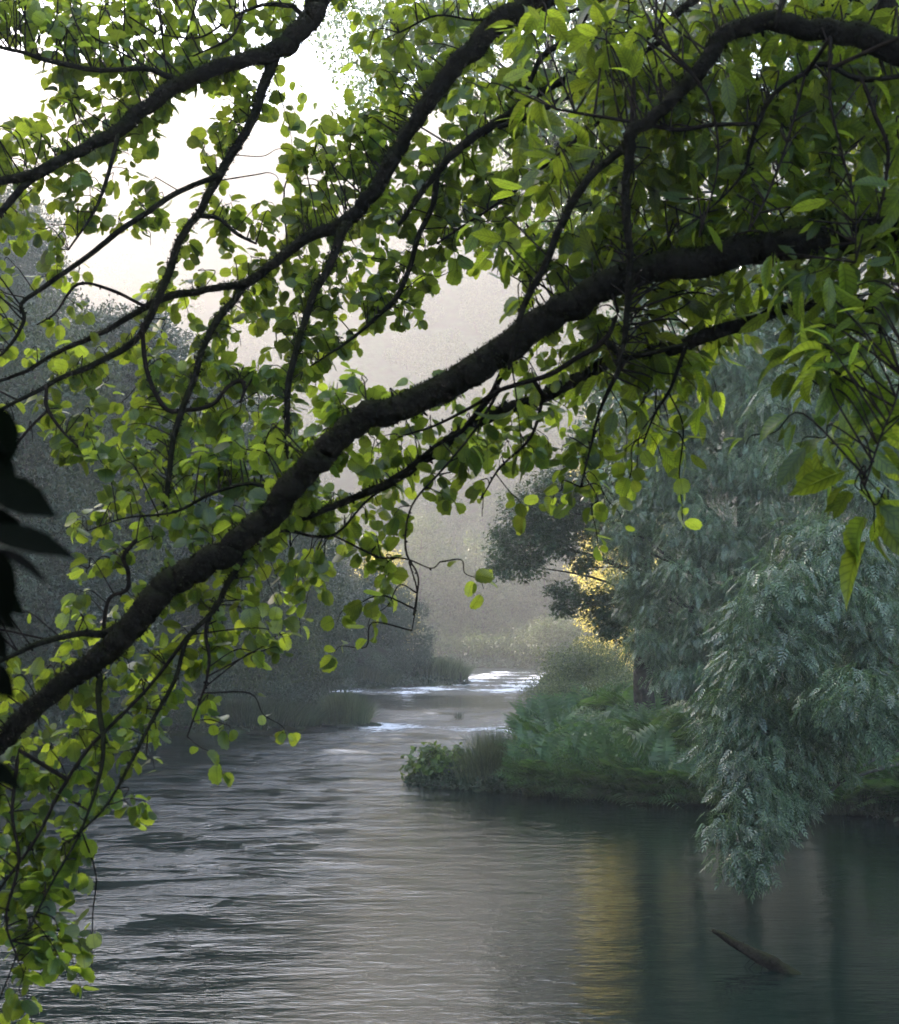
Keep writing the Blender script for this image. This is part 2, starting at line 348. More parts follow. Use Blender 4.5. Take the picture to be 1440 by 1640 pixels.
# ------------------------------------------------------------------ water
def watermat():
    m, nt, out = newmat('river_water')
    L = nt.links.new
    p = nt.nodes.new('ShaderNodeBsdfPrincipled'); p.inputs['IOR'].default_value = 1.42; p.inputs['Roughness'].default_value = 0.035
    p.inputs['Specular IOR Level'].default_value = 0.8
    at_ = nt.nodes.new('ShaderNodeAttribute'); at_.attribute_name = 'turbulence'
    tc = nt.nodes.new('ShaderNodeTexCoord')
    def noise(sc, sx, sy, det=3, rough=.55, dist=0):
        mp = nt.nodes.new('ShaderNodeMapping'); mp.inputs['Scale'].default_value = (sx, sy, 1); L(tc.outputs['Object'], mp.inputs[0])
        n = nt.nodes.new('ShaderNodeTexNoise'); n.inputs['Scale'].default_value = sc; n.inputs['Detail'].default_value = det; n.inputs['Roughness'].default_value = rough; n.inputs['Distortion'].default_value = dist
        L(mp.outputs[0], n.inputs['Vector']); return n.outputs[0]
    def math_(op, a, b):
        n = nt.nodes.new('ShaderNodeMath'); n.operation = op
        for i, v in enumerate((a, b)):
            if isinstance(v, (int, float)): n.inputs[i].default_value = v
            else: L(v, n.inputs[i])
        return n.outputs[0]
    calm = math_('ADD', math_('MULTIPLY', noise(1.1, 0.8, 1.4, 2), 0.024), math_('MULTIPLY', noise(5.0, 0.6, 1.6, 4), 0.0105))
    rgh = math_('ADD', math_('MULTIPLY', noise(3.6, 0.7, 1.2, 5, .62, .6), 0.085), math_('MULTIPLY', noise(13.0, 0.8, 1.3, 4), 0.055))
    band = nt.nodes.new('ShaderNodeMapRange'); band.inputs[1].default_value = 0.46; band.inputs[2].default_value = 0.60; band.inputs[3].default_value = 0.12; band.inputs[4].default_value = 1.0
    L(noise(0.55, 0.8, 2.2, 5, .65, 1.2), band.inputs[0])
    calmer = math_('SUBTRACT', 1.0, math_('MINIMUM', math_('MAXIMUM', math_('MULTIPLY', math_('SUBTRACT', at_.outputs['Fac'], 0.55), 2.5), 0.0), 1.0))   # 1 on the slower stream, 0 in the rapids
    gate = math_('ADD', math_('MULTIPLY', band.outputs[0], calmer), math_('SUBTRACT', 1.0, calmer))
    h = math_('ADD', calm, math_('MULTIPLY', math_('MULTIPLY', rgh, at_.outputs['Fac']), gate))
    b = nt.nodes.new('ShaderNodeBump'); b.inputs['Strength'].default_value = 1.0; b.inputs['Distance'].default_value = 1.0
    L(h, b.inputs['Height']); L(b.outputs[0], p.inputs['Normal'])
    # white water in the rapids, silver sky reflection painted in with it
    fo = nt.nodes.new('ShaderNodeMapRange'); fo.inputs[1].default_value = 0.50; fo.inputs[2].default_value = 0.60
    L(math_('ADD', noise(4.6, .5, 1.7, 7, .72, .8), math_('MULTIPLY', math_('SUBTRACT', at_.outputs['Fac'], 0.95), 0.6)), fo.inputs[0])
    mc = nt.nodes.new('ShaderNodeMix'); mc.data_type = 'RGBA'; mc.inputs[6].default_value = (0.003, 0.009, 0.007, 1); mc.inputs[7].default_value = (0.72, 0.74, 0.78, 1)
    glint = nt.nodes.new('ShaderNodeMapRange'); glint.inputs[1].default_value = 0.64; glint.inputs[2].default_value = 0.69  # white flecks painted for sky glints on the left stream
    L(math_('ADD', noise(9.0, .42, 1.8, 4, .6, .5), math_('MULTIPLY', math_('SUBTRACT', math_('MULTIPLY', band.outputs[0], math_('MINIMUM', math_('MULTIPLY', at_.outputs['Fac'], 2.2), 1.0)), 1.0), 0.22)), glint.inputs[0])
    foam_glint = math_('MAXIMUM', fo.outputs[0], glint.outputs[0])
    L(foam_glint, mc.inputs[0]); L(mc.outputs[2], p.inputs['Base Color'])
    rr = nt.nodes.new('ShaderNodeMapRange'); rr.inputs[3].default_value = 0.035; rr.inputs[4].default_value = 0.6; L(foam_glint, rr.inputs[0]); L(rr.outputs[0], p.inputs['Roughness'])
    L(p.outputs[0], out.inputs[0]); return m
wx = np.concatenate([np.linspace(-130, -19, 60, endpoint=False), np.linspace(-19, 13, 330)])
wy = np.concatenate([np.linspace(7, 66, 480, endpoint=False), np.linspace(66, 135, 330, endpoint=False), np.linspace(135, 215, 40)])
WX, WY = np.meshgrid(wx, wy); X = WX.ravel(); Y = WY.ravel()
def sstep(a, b, v): t = np.clip((v - a) / (b - a), 0, 1); return t * t * (3 - 2 * t)
def turb(x, y):
    t = 0.9 * sstep(1.2, -6.0, x + (y - 20) * -0.06) * sstep(11, 24, y) * (1 - 0.6 * sstep(40, 48, y)) * 0.55   # fast stream on the left
    t = np.maximum(t, 0.75 * sstep(38, 45, y) * (1 - sstep(66, 70, y)) * sstep(-9, -5, x - (y - 48) * 0.15))           # first riffle
    t = np.maximum(t, 1.2 * np.exp(-((y - 55) / 8) ** 2) * sstep(-7, -3, x))
    t = np.maximum(t, 1.25 * sstep(78, 84, y) * (1 - 0.4 * sstep(115, 125, y)))                                        # upper rapids
    w = 0.75 + 0.25 * np.sin(x * 0.9 + 0.35 * y) * np.cos(0.6 * y - 0.4 * x)
    return t * w
TB = turb(X, Y)
wr = np.random.default_rng(3); Z = np.zeros(len(X)); wrp = .35 * np.sin(X * .7 + .5 * np.sin(Y * .4)) + .3 * np.sin(Y * .53 + X * .3)
for k in range(26):
    lam = wr.uniform(.55, 2.4); a = wr.normal(math.pi / 2 - .25, .55); kk = 6.283 / lam; gate = .5 + .5 * np.sin(X * wr.uniform(.3, 1.1) + Y * wr.uniform(.2, .8) + wr.uniform(0, 6))
    Z += lam * .0105 * gate * np.sin(kk * (X * math.cos(a) + Y * math.sin(a) + wrp) + wr.uniform(0, 6))
Z = TB * Z
nxw, nyw = len(wx), len(wy); ii = (np.arange(nyw - 1)[:, None] * nxw + np.arange(nxw - 1)[None, :]).ravel()
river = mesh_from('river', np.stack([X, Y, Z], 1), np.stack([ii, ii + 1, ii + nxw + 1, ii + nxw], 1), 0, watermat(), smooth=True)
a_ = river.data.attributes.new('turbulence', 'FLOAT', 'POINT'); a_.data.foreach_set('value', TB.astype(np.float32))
tag(river, kind='structure')

# ------------------------------------------------------------------ haze
def haze():
    x0, x1, y0, y1, z0, z1 = -440, 440, -80, 540, -3.5, HAZE_TOP
    V = [(x, y, z) for x in (x0, x1) for y in (y0, y1) for z in (z0, z1)]
    Fc = np.array([[0, 1, 3, 2], [4, 6, 7, 5], [0, 4, 5, 1], [2, 3, 7, 6], [0, 2, 6, 4], [1, 5, 7, 3]])
    m, nt, out = newmat('haze_air'); v = nt.nodes.new('ShaderNodeVolumePrincipled')
    v.inputs['Color'].default_value = (0.985, 0.97, 0.955, 1); v.inputs['Density'].default_value = HAZE_DENSITY; v.inputs['Anisotropy'].default_value = 0.5
    nt.links.new(v.outputs[0], out.inputs['Volume'])
    try: m.cycles.homogeneous_volume = True
    except Exception: pass
    o = mesh_from('haze', V, Fc, 0, m); tag(o, kind='stuff')
haze()

# ------------------------------------------------------------------ crowns, trees, bushes
def crown_points(clumps, per_m2, shell=0.45, droop=0.0, jitter=0.34, updir=0.4):
    P, A, N = [], [], []
    for c, r in clumps:
        c = np.asarray(c, float); r = np.asarray(r, float)
        area = 4 * math.pi * ((r[0] * r[1]) ** 1.6 / 3 + (r[0] * r[2]) ** 1.6 / 3 + (r[1] * r[2]) ** 1.6 / 3) ** (1 / 1.6)
        n = max(6, int(area * per_m2)); u = nrm(rng.normal(0, 1, (n, 3)))
        # lumpy radius so that the outline is uneven
        ph = rng.uniform(0, 6.28, 3)
        lump = 1 + 0.16 * np.sin(4 * u[:, 0] + ph[0]) * np.sin(5 * u[:, 2] + ph[1]) + 0.10 * np.sin(9 * u[:, 1] + ph[2])
        rad = (1 - shell * rng.random(n) ** 1.7) * lump + np.maximum(0, rng.normal(0, 0.05, n))
        pos = c + u * r * rad[:, None]
        P.append(pos); rnd = nrm(rng.normal(0, 1, (n, 3)))
        if droop > 0:
            h = u * np.array([1, 1, 0.2]); ax = nrm(h) * 0.65 + np.array([0, 0, -droop]) + rnd * 0.46
            nn = u * 0.7 + np.array([0, 0, 0.8]) + nrm(rng.normal(0, 1, (n, 3))) * 0.42
        else:
            ax = rnd + u * 0.3 + np.array([0, 0, -0.25]); nn = u * 0.6 + np.array([0, 0, updir]) + nrm(rng.normal(0, 1, (n, 3))) * jitter
        A.append(ax); N.append(nn)
    return np.vstack(P), np.vstack(A), np.vstack(N)

def limbs(T, base, top, clumps, r0, r1=0.35, every=1, sides=6):
    """trunk from base to top plus a limb to the heart of each clump"""
    base = np.asarray(base, float); top = np.asarray(top, float); H = top[2] - base[2]
    mid1 = base * .66 + top * .34 + np.array([rng.normal(0, .03 * H), rng.normal(0, .03 * H), 0]); mid2 = base * .33 + top * .67 + np.array([rng.normal(0, .03 * H), rng.normal(0, .03 * H), 0])
    tp = catmull([base - np.array([0, 0, .4]), base, mid1, mid2, top], 6); n = len(tp)
    rr = r0 * (1 - 0.8 * np.linspace(0, 1, n)); rr[0] = r0 * 1.5; rr[1] = r0 * 1.4; T.add(tp, rr, sides + 2, 0.05)
    for c, r in clumps[::every]:
        c = np.asarray(c, float); z = np.clip(c[2] - 0.35 * np.linalg.norm(c[:2] - top[:2]) , base[2] + 0.12 * H, top[2] - 0.02 * H)
        k = np.argmin(abs(tp[:, 2] - z)); a = tp[k]; m = (a + c) / 2 + np.array([0, 0, 0.12 * np.linalg.norm(c - a)]) + rng.normal(0, .05, 3) * np.linalg.norm(c - a)
        q = catmull([a, m, c], 5); T.add(q, np.linspace(rr[k] * r1 + 0.01, 0.012, len(q)), 5)

def make_tree(name, label, cat, base, H, rx, mat, leaf, per_m2, nclump=16, low=0.15, T=T_DIAM, group=None, bark=None, lean=(0, 0), seed=0, shape=1.0, droop=0):
    global rng
    rng = np.random.default_rng(seed + 101)
    b = np.array(base, float); root = thing(name, label, cat, tuple(b), group)
    cl = []
    for i in range(nclump):
        t = (i + 0.5) / nclump; z = low + (0.97 - low) * t
        prof = math.sin(math.pi * min(1, max(0.0, (z - low) / (1 - low)) * 0.86 + 0.14)) ** 0.7
        a = i * 2.4 + rng.uniform(-.4, .4); rr = rx * prof * rng.uniform(0.45, 0.85)
        cr = rx * rng.uniform(0.30, 0.48) * (0.75 + 0.35 * prof)
        cl.append((np.array([math.cos(a) * rr + lean[0] * z * H, math.sin(a) * rr + lean[1] * z * H, z * H]), np.array([cr, cr, cr * 0.78 * shape])))
    cl.append((np.array([lean[0] * .6 * H, lean[1] * .6 * H, H * .55]), np.array([rx * .5, rx * .5, H * .28])))
    tb = Tubes(); limbs(tb, (0, 0, 0), (lean[0] * H * .9, lean[1] * H * .9, H * 0.9), cl[:-1], max(0.08, H * 0.018))
    tb.build('trunk', bark or M_TRUNK, root)
    P, A, N = crown_points(cl, per_m2, 0.5, droop)
    leaves('crown', T, P, A, N, leaf * rng.uniform(.7, 1.3, len(P)), mat, root)
    return root

def clump_tree(name, label, cat, base, top, clumps_px, mat, leaf, per_m2, T, droop=0, r0=0.25, group=None, shell=.55, depthscale=1.0, every=1, sub=0, big=1.0):
    """a tree whose crown is laid out clump by clump: (px, py, half width px, half height px, distance)"""
    root = thing(name, label, cat, tuple(base), group); b = np.array(base, float); cl = []
    for (px, py, rx, ry, d) in clumps_px:
        c = at(px, py, d) - b; k = ppm(d); r = np.array([rx / k, (rx + ry) / 2 / k * depthscale, ry * (1.35 if big > 1 else 1) / k]) * (.86 if droop > 0 else 1)
        cl.append((c, r * big))
        for j in range(sub):
            u = nrm(rng.normal(0, 1, 3)); u[1] = -abs(u[1]) * .8
            cl.append((c + u * r * 0.8, r * rng.uniform(.3, .5)))
    tb = Tubes(); limbs(tb, (0, 0, 0), np.array(top, float) - b, cl, r0, every=every); tb.build('trunk', M_TRUNK, root)
    P, A, N = crown_points(cl, per_m2, shell, droop)
    keep = (P + b)[:, 2] > 0.04; P, A, N = P[keep], A[keep], N[keep]
    leaves('crown', T, P, A, N, leaf * rng.uniform(.65, 1.25, len(P)), mat, root); return root

def bush(name, label, cat, x, y, rx, ry, h, mat, leaf, per_m2, T=T_OVAL, n=9, group=None, seed=0, z=None):
    global rng
    rng = np.random.default_rng(seed + 500)
    zb = gz(x, y) if z is None else z
    root = thing(name, label, cat, (x, y, zb), group); cl = []
    for i in range(n):
        a = rng.uniform(0, 6.28); q = math.sqrt(rng.random()) * .75; t = rng.uniform(.2, .78) * (1 - .35 * q)
        r = h * rng.uniform(.2, .34); cl.append((np.array([math.cos(a) * q * rx, math.sin(a) * q * ry, t * h]), np.array([min(r * 1.2, rx * .6), min(r * 1.2, rx * .6), r])))
    tb = Tubes()
    for c, r in cl:
        q = catmull([np.array([c[0] * .25, c[1] * .25, -.15]), c * np.array([.7, .7, .6]), c + np.array([0, 0, r[2] * .6])], 5); tb.add(q, np.linspace(.012 * h + .008, .004, len(q)), 5)
    tb.build('stems', M_TRUNK, root)
    P, A, N = crown_points(cl, per_m2, .7); k = P[:, 2] > -zb + .03
    leaves('foliage', T, P[k], A[k], N[k], leaf * rng.uniform(.6, 1.3, k.sum()), mat, root); return root

def blades(n, rx, ry, h, w, lean=.35, plume=0.0):
    """grass blades as curved tapering strips"""
    x = rng.normal(0, .42, n).clip(-1, 1) * rx; y = rng.normal(0, .42, n).clip(-1, 1) * ry
    H = h * rng.uniform(.5, 1.0, n) * (1 - .35 * (x / rx) ** 2)
    a = rng.uniform(0, 6.28, n); L = H * np.abs(rng.normal(0, lean, n)); dx = np.cos(a) * L + x * .25; dy = np.sin(a) * L + y * .25
    b = rng.uniform(0, 3.14, n); wx_ = np.cos(b) * w * .5; wy_ = np.sin(b) * w * .5; V = []
    for t, ww in ((0, 1), (.4, .9), (.75, .6), (1, .08)):
        cx = x + dx * t ** 1.8; cy_ = y + dy * t ** 1.8; cz = H * (t - .18 * t * t * (L / H))
        V += [np.stack([cx - wx_ * ww, cy_ - wy_ * ww, cz], 1), np.stack([cx + wx_ * ww, cy_ + wy_ * ww, cz], 1)]
    V = np.stack(V, 1); k = np.arange(n)[:, None, None] * 8
    f = np.array([[0, 1, 3, 2], [2, 3, 5, 4], [4, 5, 7, 6]])[None] + k
    return V.reshape(-1, 3), f.reshape(-1, 4)
def grass(name, label, x, y, rx, ry, h, n, w, mat, seed=0, group=None, z=None):
    global rng
    rng = np.random.default_rng(seed + 900); V, f = blades(n, rx, ry, h, w)
    zb = gz(x, y) if z is None else z
    V = V + np.array([0, 0, -.05]); o = mesh_from(name, V, f, 0, mat); o.location = (x, y, zb); return tag(o, label, 'grass', group)

# --- far misty hillside: individual trees, copies of three kinds
protos = []
for i, (H, rx, nc) in enumerate(((13, 4.2, 15), (16, 4.6, 17), (10, 4.6, 13))):
    t = make_tree('misty_tree', 'faint misty tree on the hillside at the far end of the river', 'tree', (0, 0, 0), H, rx, M_FAR, .42, 9, nc, .12, group='misty trees on the far hillside', seed=i)
    protos.append(t)
rr_ = np.random.default_rng(5); n_far = 0
spots = []
for k in range(4000):
    y = rr_.uniform(150, 370); x = rr_.uniform(-0.36, 0.36) * y + rr_.normal(0, 3)
    if x < -20 - (y - 135) * .2 and y < 215: continue
    if any((x - a) ** 2 + (y - b) ** 2 < (5.2 + .02 * (y - 130)) ** 2 for a, b in spots): continue
    if shore_dist(x, y)[0] < 3: continue
    spots.append((x, y))
    if len(spots) >= 285: break
hz_ = height([s[0] for s in spots], [s[1] for s in spots])
for i, ((x, y), z) in enumerate(zip(spots, hz_)):
    o = protos[i] if i < 3 else copy_tree(protos[i % 3]); o.location = (x, y, z - .3); o.rotation_euler.z = rr_.uniform(0, 6.28); s = rr_.uniform(.8, 1.2); o.scale = (s, s, s)
# misty shrubs at the end of the water
for i, (px, d, rx, h) in enumerate([(700, 141, 4, 4.2), (745, 140, 3.5, 3.4), (785, 137, 3.6, 3.0), (830, 134, 3.2, 3.4), (868, 131, 3, 4.4), (905, 128, 3, 5.5)]):
    x = (px - 720) / F * d
    bush('riverside_shrub', ['dim rounded shrub in mist at far end of the river beside dark left wood', 'pale misty shrub at water end, second from the left wood', 'low pale misty shrub behind the far rapids', 'low bushy misty shrub at centre right of far river end', 'taller misty shrub where far river meets right bank', 'tall pale shrub in mist just above the right bank bushes'][i], 'shrub', x, d, rx, 2.5, h, M_FAR, .3, 12, T_DIAM, 9, seed=i)

# --- left bank wood
left = [ # px, distance, height, crown radius, label
    (-130, 44, 19, 4.6, 'tall dark tree at the left edge, mostly behind hanging leaves'),
    (70, 50, 15.6, 4.2, 'tall grey-green tree on left bank rising highest into white sky'),
    (-20, 58, 17.0, 4.6, 'dark tree standing behind the tallest tree of the left bank'),
    (180, 56, 17.0, 4.2, 'dark rounded tree right beside tallest left bank tree'),
    (255, 62, 16.8, 4.2, 'blue-green tree behind the leaves left of centre, left bank'),
    (330, 60, 15.0, 3.9, 'dark bushy tree on left bank above the shaded grassy shore'),
    (405, 64, 13.0, 3.6, 'mid-height dark tree on left bank right of the shaded wood'),
    (120, 46, 7.2, 3.4, 'low dark tree at the waterline of left bank near picture edge'),
    (465, 70, 10.8, 3.2, 'rounded green tree at right end of near left wood'),
    (500, 76, 8.0, 2.6, 'small rounded tree where the near left wood ends by water')]
for i, (px, d, H, rx, lb) in enumerate(left):
    x = (px - 720) / F * d
    make_tree('riverside_tree', lb, 'tree', (x, d, gz(x, d) - .2), H - gz(x, d), rx, (M_LEFT, M_LEFT3, M_LEFT2)[(i * 2 + i // 3) % 3], .2, 42, 22, .04, seed=20 + i, lean=(rr_.normal(0, .03), 0))
for i, (px, d, H, rx, m, lb) in enumerate([
    (560, 94, 7.0, 2.7, M_LEFT, 'dark bluish tree left of the sunlit treetop, middle distance'), (600, 97, 8.0, 2.6, M_LEFT, 'bluish tree under the sunlit golden crown, middle distance'),
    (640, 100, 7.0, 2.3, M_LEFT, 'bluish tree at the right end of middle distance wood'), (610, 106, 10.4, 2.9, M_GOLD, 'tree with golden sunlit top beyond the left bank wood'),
    (545, 104, 9.5, 3.2, M_LEFT, 'taller hazy tree behind middle distance wood, left of golden top')]):
    x = (px - 720) / F * d
    make_tree('sunlit_tree' if m is M_GOLD else 'riverside_tree', lb, 'tree', (x, d, gz(x, d) - .2), H - gz(x, d), rx, m, .24, 32, 18, .04, seed=40 + i)
for i, (px, d, rx, h, lb) in enumerate([(330, 54, 2.2, 2.0, 'dark low bush on the left waterline behind drooping leaves'), (400, 54.5, 1.9, 1.6, 'dim low bush on left waterline between two grassy tufts'), (455, 55.5, 1.6, 1.8, 'dim bush at the tip of the left shore beside grassy islet'),
        (220, 51, 2.4, 2.6, 'dark waterside bush far left under the wood'), (530, 88, 1.8, 2.0, 'small dark bush at the foot of middle distance wood'), (600, 91, 1.8, 1.8, 'small bush at water edge below bluish trees'), (655, 93.5, 1.4, 2.0, 'small olive bush left of the grassy point')]):
    x = (px - 720) / F * d
    bush('waterside_bush', lb, 'bush', x, d, rx, 1.6, h, M_LEFT, .14, 55, T_DIAM, 10, seed=20 + i)

# wood on the steep slope behind the left bank: individual trees, copies of two kinds
hp = [make_tree('hillside_tree', 'dark tree in the steep wood above the left bank', 'tree', (0, 0, 0), H, rx, M_LEFT, .26, 22, 16, .05, group='trees of the steep wood above the left bank', seed=55 + i) for i, (H, rx) in enumerate(((10, 3.6), (12, 3.9)))]
hs_ = []
for k in range(3000):
    y = rr_.uniform(48, 150); x = -rr_.uniform(.08, .42) * y - 4
    if shore_dist(x, y)[0] < 5 or any((x - a) ** 2 + (y - b) ** 2 < 20 for a, b in hs_): continue
    hs_.append((x, y))
    if len(hs_) >= 85: break
for i, (x, y) in enumerate(hs_):
    o = hp[i] if i < 2 else copy_tree(hp[i % 2]); o.location = (x, y, gz(x, y) - .5); o.rotation_euler.z = rr_.uniform(0, 6.28); k = rr_.uniform(.6, 1.0); o.scale = (k, k, k)

# grassy point, islet, reeds
grass('grass_bank', 'pale olive grassy point jutting into river in middle distance', -1.0, 95.2, 2.2, 1.6, 1.7, 5200, .035, M_GRASS, 1)
grass('grass_tuft', 'short tuft of grass at left foot of bluish middle distance trees', -5.6, 90.5, 2.2, 1.0, 1.1, 2600, .035, M_DGRASS, 2)
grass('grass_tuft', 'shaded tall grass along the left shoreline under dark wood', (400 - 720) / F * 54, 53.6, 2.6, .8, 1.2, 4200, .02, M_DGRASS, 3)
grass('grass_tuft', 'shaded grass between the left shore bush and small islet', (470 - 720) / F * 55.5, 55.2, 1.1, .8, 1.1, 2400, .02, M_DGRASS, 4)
isx, isy = at(550, 1160, 56)[0], 56.5
def rock(name, label, x, y, z, rx, ry, rz, seed, cat='stone'):
    g = np.random.default_rng(seed); n, m = 14, 9; V = []
    u = np.linspace(0, 2 * np.pi, n, endpoint=False); v = np.linspace(-1.35, 1.5, m)
    for b in v:
        for a in u:
            k = 1 + g.normal(0, .07); V.append((math.cos(a) * math.cos(b) * rx * k, math.sin(a) * math.cos(b) * ry * k, math.sin(b) * rz * k))
    f = [[i * n + j, i * n + (j + 1) % n, (i + 1) * n + (j + 1) % n, (i + 1) * n + j] for i in range(m - 1) for j in range(n)]
    o = mesh_from(name, np.array(V), [np.array(f), np.array([list(range((m - 1) * n, m * n))])], 0, M_STONE, smooth=True); o.location = (x, y, z)
    return tag(o, label, cat) if label else o
tag(rock('islet', None, isx, isy, -.05, 1.05, .9, .3, 1), kind='structure')
grass('grass_tuft', 'rounded dark grass tuft crowning the small islet by left shore', isx, isy, 1.0, .8, 1.4, 4200, .018, M_GRASS, 5, z=.12)
rock('stone', 'low wet stone at the right tip of the small islet', isx + 1.15, isy - .1, .0, .32, .25, .12, 2)
grass('reed_tuft', 'sparse reeds standing alone in riffle mid river', (735 - 720) / F * 61, 61, .28, .2, .42, 70, .012, M_DGRASS, 6, z=0.0)
rock('stone', 'tiny dark stone breaking the water on far rapids near right bank', (850 - 720) / F * 84, 84, .0, .35, .25, .12, 3)
tb = Tubes(); p0 = at(738, 1098, 94); q = catmull([p0 + np.array([0, 0, -.4]), p0 + np.array([.05, 0, .35]), p0 + np.array([-.03, 0, .85])], 5); tb.add(q, np.linspace(.14, .08, len(q)), 8, .1)
tag(tb.build('stump', M_TRUNK), 'small dark stump on the tip of the grassy point', 'stump')

# --- right bank, from far to near
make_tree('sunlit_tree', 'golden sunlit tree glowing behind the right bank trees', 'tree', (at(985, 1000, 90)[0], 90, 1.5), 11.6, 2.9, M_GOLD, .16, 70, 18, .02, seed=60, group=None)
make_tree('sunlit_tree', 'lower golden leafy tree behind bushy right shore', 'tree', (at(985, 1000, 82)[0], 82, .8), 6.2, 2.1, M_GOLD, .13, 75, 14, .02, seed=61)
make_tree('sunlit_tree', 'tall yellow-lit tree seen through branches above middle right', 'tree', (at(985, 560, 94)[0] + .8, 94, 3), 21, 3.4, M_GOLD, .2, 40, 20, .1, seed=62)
rng = np.random.default_rng(71)
bush('grey_bush', 'airy grey-green bush on right bank below the golden leaves', 'bush', at(945, 1100, 56)[0], 56, 1.9, 1.6, 3.9, M_BUSH, .10, 95, T_DIAM, 18, seed=70)
bush('grey_bush', 'rounded green bush at the right waterline above the ferns', 'bush', at(893, 1100, 52)[0], 52, 1.15, 1.1, 2.3, M_BUSH, .085, 130, T_DIAM, 12, seed=71)
bush('grey_bush', 'pale green bush between rounded bush and dark tree trunk', 'bush', at(985, 1100, 47)[0], 47, 1.1, 1.1, 2.4, M_BUSH, .08, 130, T_DIAM, 12, seed=72)
tb = Tubes(); pb = at(1032, 1125, 41); q = catmull([pb + np.array([0, 0, -1.0]), pb, pb + np.array([-.04, 0, 1.2]), pb + np.array([.02, 0, 3.6]), pb + np.array([.3, .3, 7])], 6); 
tr = thing('dark_tree', 'dark straight tree trunk standing behind the ferns', 'tree', tuple(pb)); tb.add(q - pb, np.linspace(.36, .18, len(q)), 10, .03); tb.build('trunk', M_TRUNK, tr)
P, A, N = crown_points([(np.array([-.1, -.6, 2.0]), np.array([.9, .7, .8])), (np.array([.9, -.3, 2.4]), np.array([1.1, .8, 1.0])), (np.array([0, -.4, 3.6]), np.array([1.2, .9, 1.1])), (np.array([.1, -.3, 5.2]), np.array([1.4, 1.1, 1.1])), (np.array([.5, .5, 6.5]), np.array([1.6, 1.6, 1.2])), (np.array([1.5, .8, 4.5]), np.array([1.3, 1.3, 1])), (np.array([-.3, 1, 7.5]), np.array([1.6, 1.6, 1.3]))], 90); leaves('crown', T_DIAM, P, A, N, .12, M_ASH2, tr)

# maple-like branch reaching left over the water
rng = np.random.default_rng(81)
clump_tree('overhanging_tree', 'tree with small leaves reaching thin branches left over the river', 'tree', (at(1120, 1100, 40)[0], 40, 1.2), at(1100, 640, 40), [
    (845, 820, 46, 30, 38), (815, 868, 36, 26, 38), (800, 905, 22, 16, 38), (840, 905, 34, 18, 38), (880, 800, 44, 30, 38.2), (868, 862, 36, 24, 38), (905, 838, 40, 28, 38.5), (930, 800, 50, 30, 38.5), (960, 850, 34, 30, 39), (905, 880, 22, 12, 38),
    (900, 945, 26, 12, 37.5), (945, 955, 38, 16, 37.5), (965, 985, 30, 14, 37.5), (905, 975, 24, 10, 37.5), (985, 1000, 34, 20, 37.8), (1010, 960, 34, 30, 38), (935, 900, 22, 14, 38), (1000, 780, 60, 40, 39), (985, 720, 70, 40, 40), (1060, 690, 80, 50, 40), (900, 770, 34, 20, 39)],
    M_LEFT3B, .10, 260, T_OVAL, 0.15, .22, shell=.9, sub=5, every=9, big=1.3)
# ash in the middle of the right bank
rng = np.random.default_rng(82)
clump_tree('ash_tree', 'broad grey-green ash with drooping feathery foliage, middle of right bank', 'tree', (at(1215, 1100, 34)[0], 35, 1.2), at(1180, 520, 35), [
    (1040, 800, 80, 55, 33), (1000, 850, 55, 50, 33), (1110, 760, 90, 60, 33), (1120, 850, 90, 60, 32), (1030, 920, 60, 50, 32.5), (1060, 985, 60, 45, 32), (1110, 930, 80, 50, 31.5),
    (1090, 1040, 70, 45, 31.5), (1150, 1010, 80, 50, 31), (1140, 680, 90, 55, 33.5), (1060, 700, 80, 40, 34), (1190, 760, 80, 70, 32.5), (1180, 590, 110, 60, 34), (1180, 880, 70, 60, 31.5), (1090, 620, 70, 40, 34.5), (1130, 1080, 60, 30, 31),
    (1010, 970, 30, 30, 33), (1200, 960, 60, 60, 31), (1260, 560, 110, 70, 35), (1220, 660, 90, 60, 33), (1290, 740, 90, 70, 33), (1300, 640, 90, 60, 34), (1240, 830, 80, 60, 32), (1045, 1030, 55, 30, 31), (1085, 1085, 60, 26, 30.8), (1150, 1110, 60, 40, 31), (1200, 1060, 60, 50, 31), (1400, 740, 90, 90, 33), (1290, 900, 90, 90, 32.5), (1400, 900, 90, 90, 32.5), (1300, 1050, 90, 90, 32), (1420, 1060, 90, 80, 32), (1380, 1180, 100, 60, 31.5)],
    M_ASH, .25, 60, T_PINN, 0.7, .3, shell=.7, sub=5, every=7)
# tall trees behind, up to the top of the picture
tall = [(700, 33, -60, 120, 'tall fine-leaved tree with its crown top left of centre, behind near branches')]
rng = np.random.default_rng(83)
def region_clumps(n, f, d0, d1, r0, r1):
    out = []
    while len(out) < n:
        px, py = rng.uniform(480, 1600), rng.uniform(-250, 760)
        if f(px, py): s = rng.uniform(r0, r1); out.append((px, py, s, s * .7, rng.uniform(d0, d1)))
    return out
clump_tree('tall_tree', 'tall fine-leaved tree behind the near branches at top centre', 'tree', (at(1060, 1000, 44)[0], 44, 2), at(880, -200, 40), 
    region_clumps(85, lambda x, y: x < 1040 and y < np.interp(x, [500, 560, 620, 760, 840, 900, 1000], [40, 130, 190, 190, 300, 430, 480]) and y > np.interp(x, [500, 700, 900], [20, -120, -240]), 36, 42, 45, 80), M_ASH2, .14, 40, T_OVAL, 0, .35, every=2)
clump_tree('tall_tree', 'tall leafy tree behind the near branches at upper right', 'tree', (at(1330, 1000, 38)[0], 38, 2.4), at(1250, -250, 38), 
    region_clumps(110, lambda x, y: x > 960 and y < 760, 34, 42, 60, 110), M_ASH2, .17, 60, T_OVAL, 0, .4, every=2)
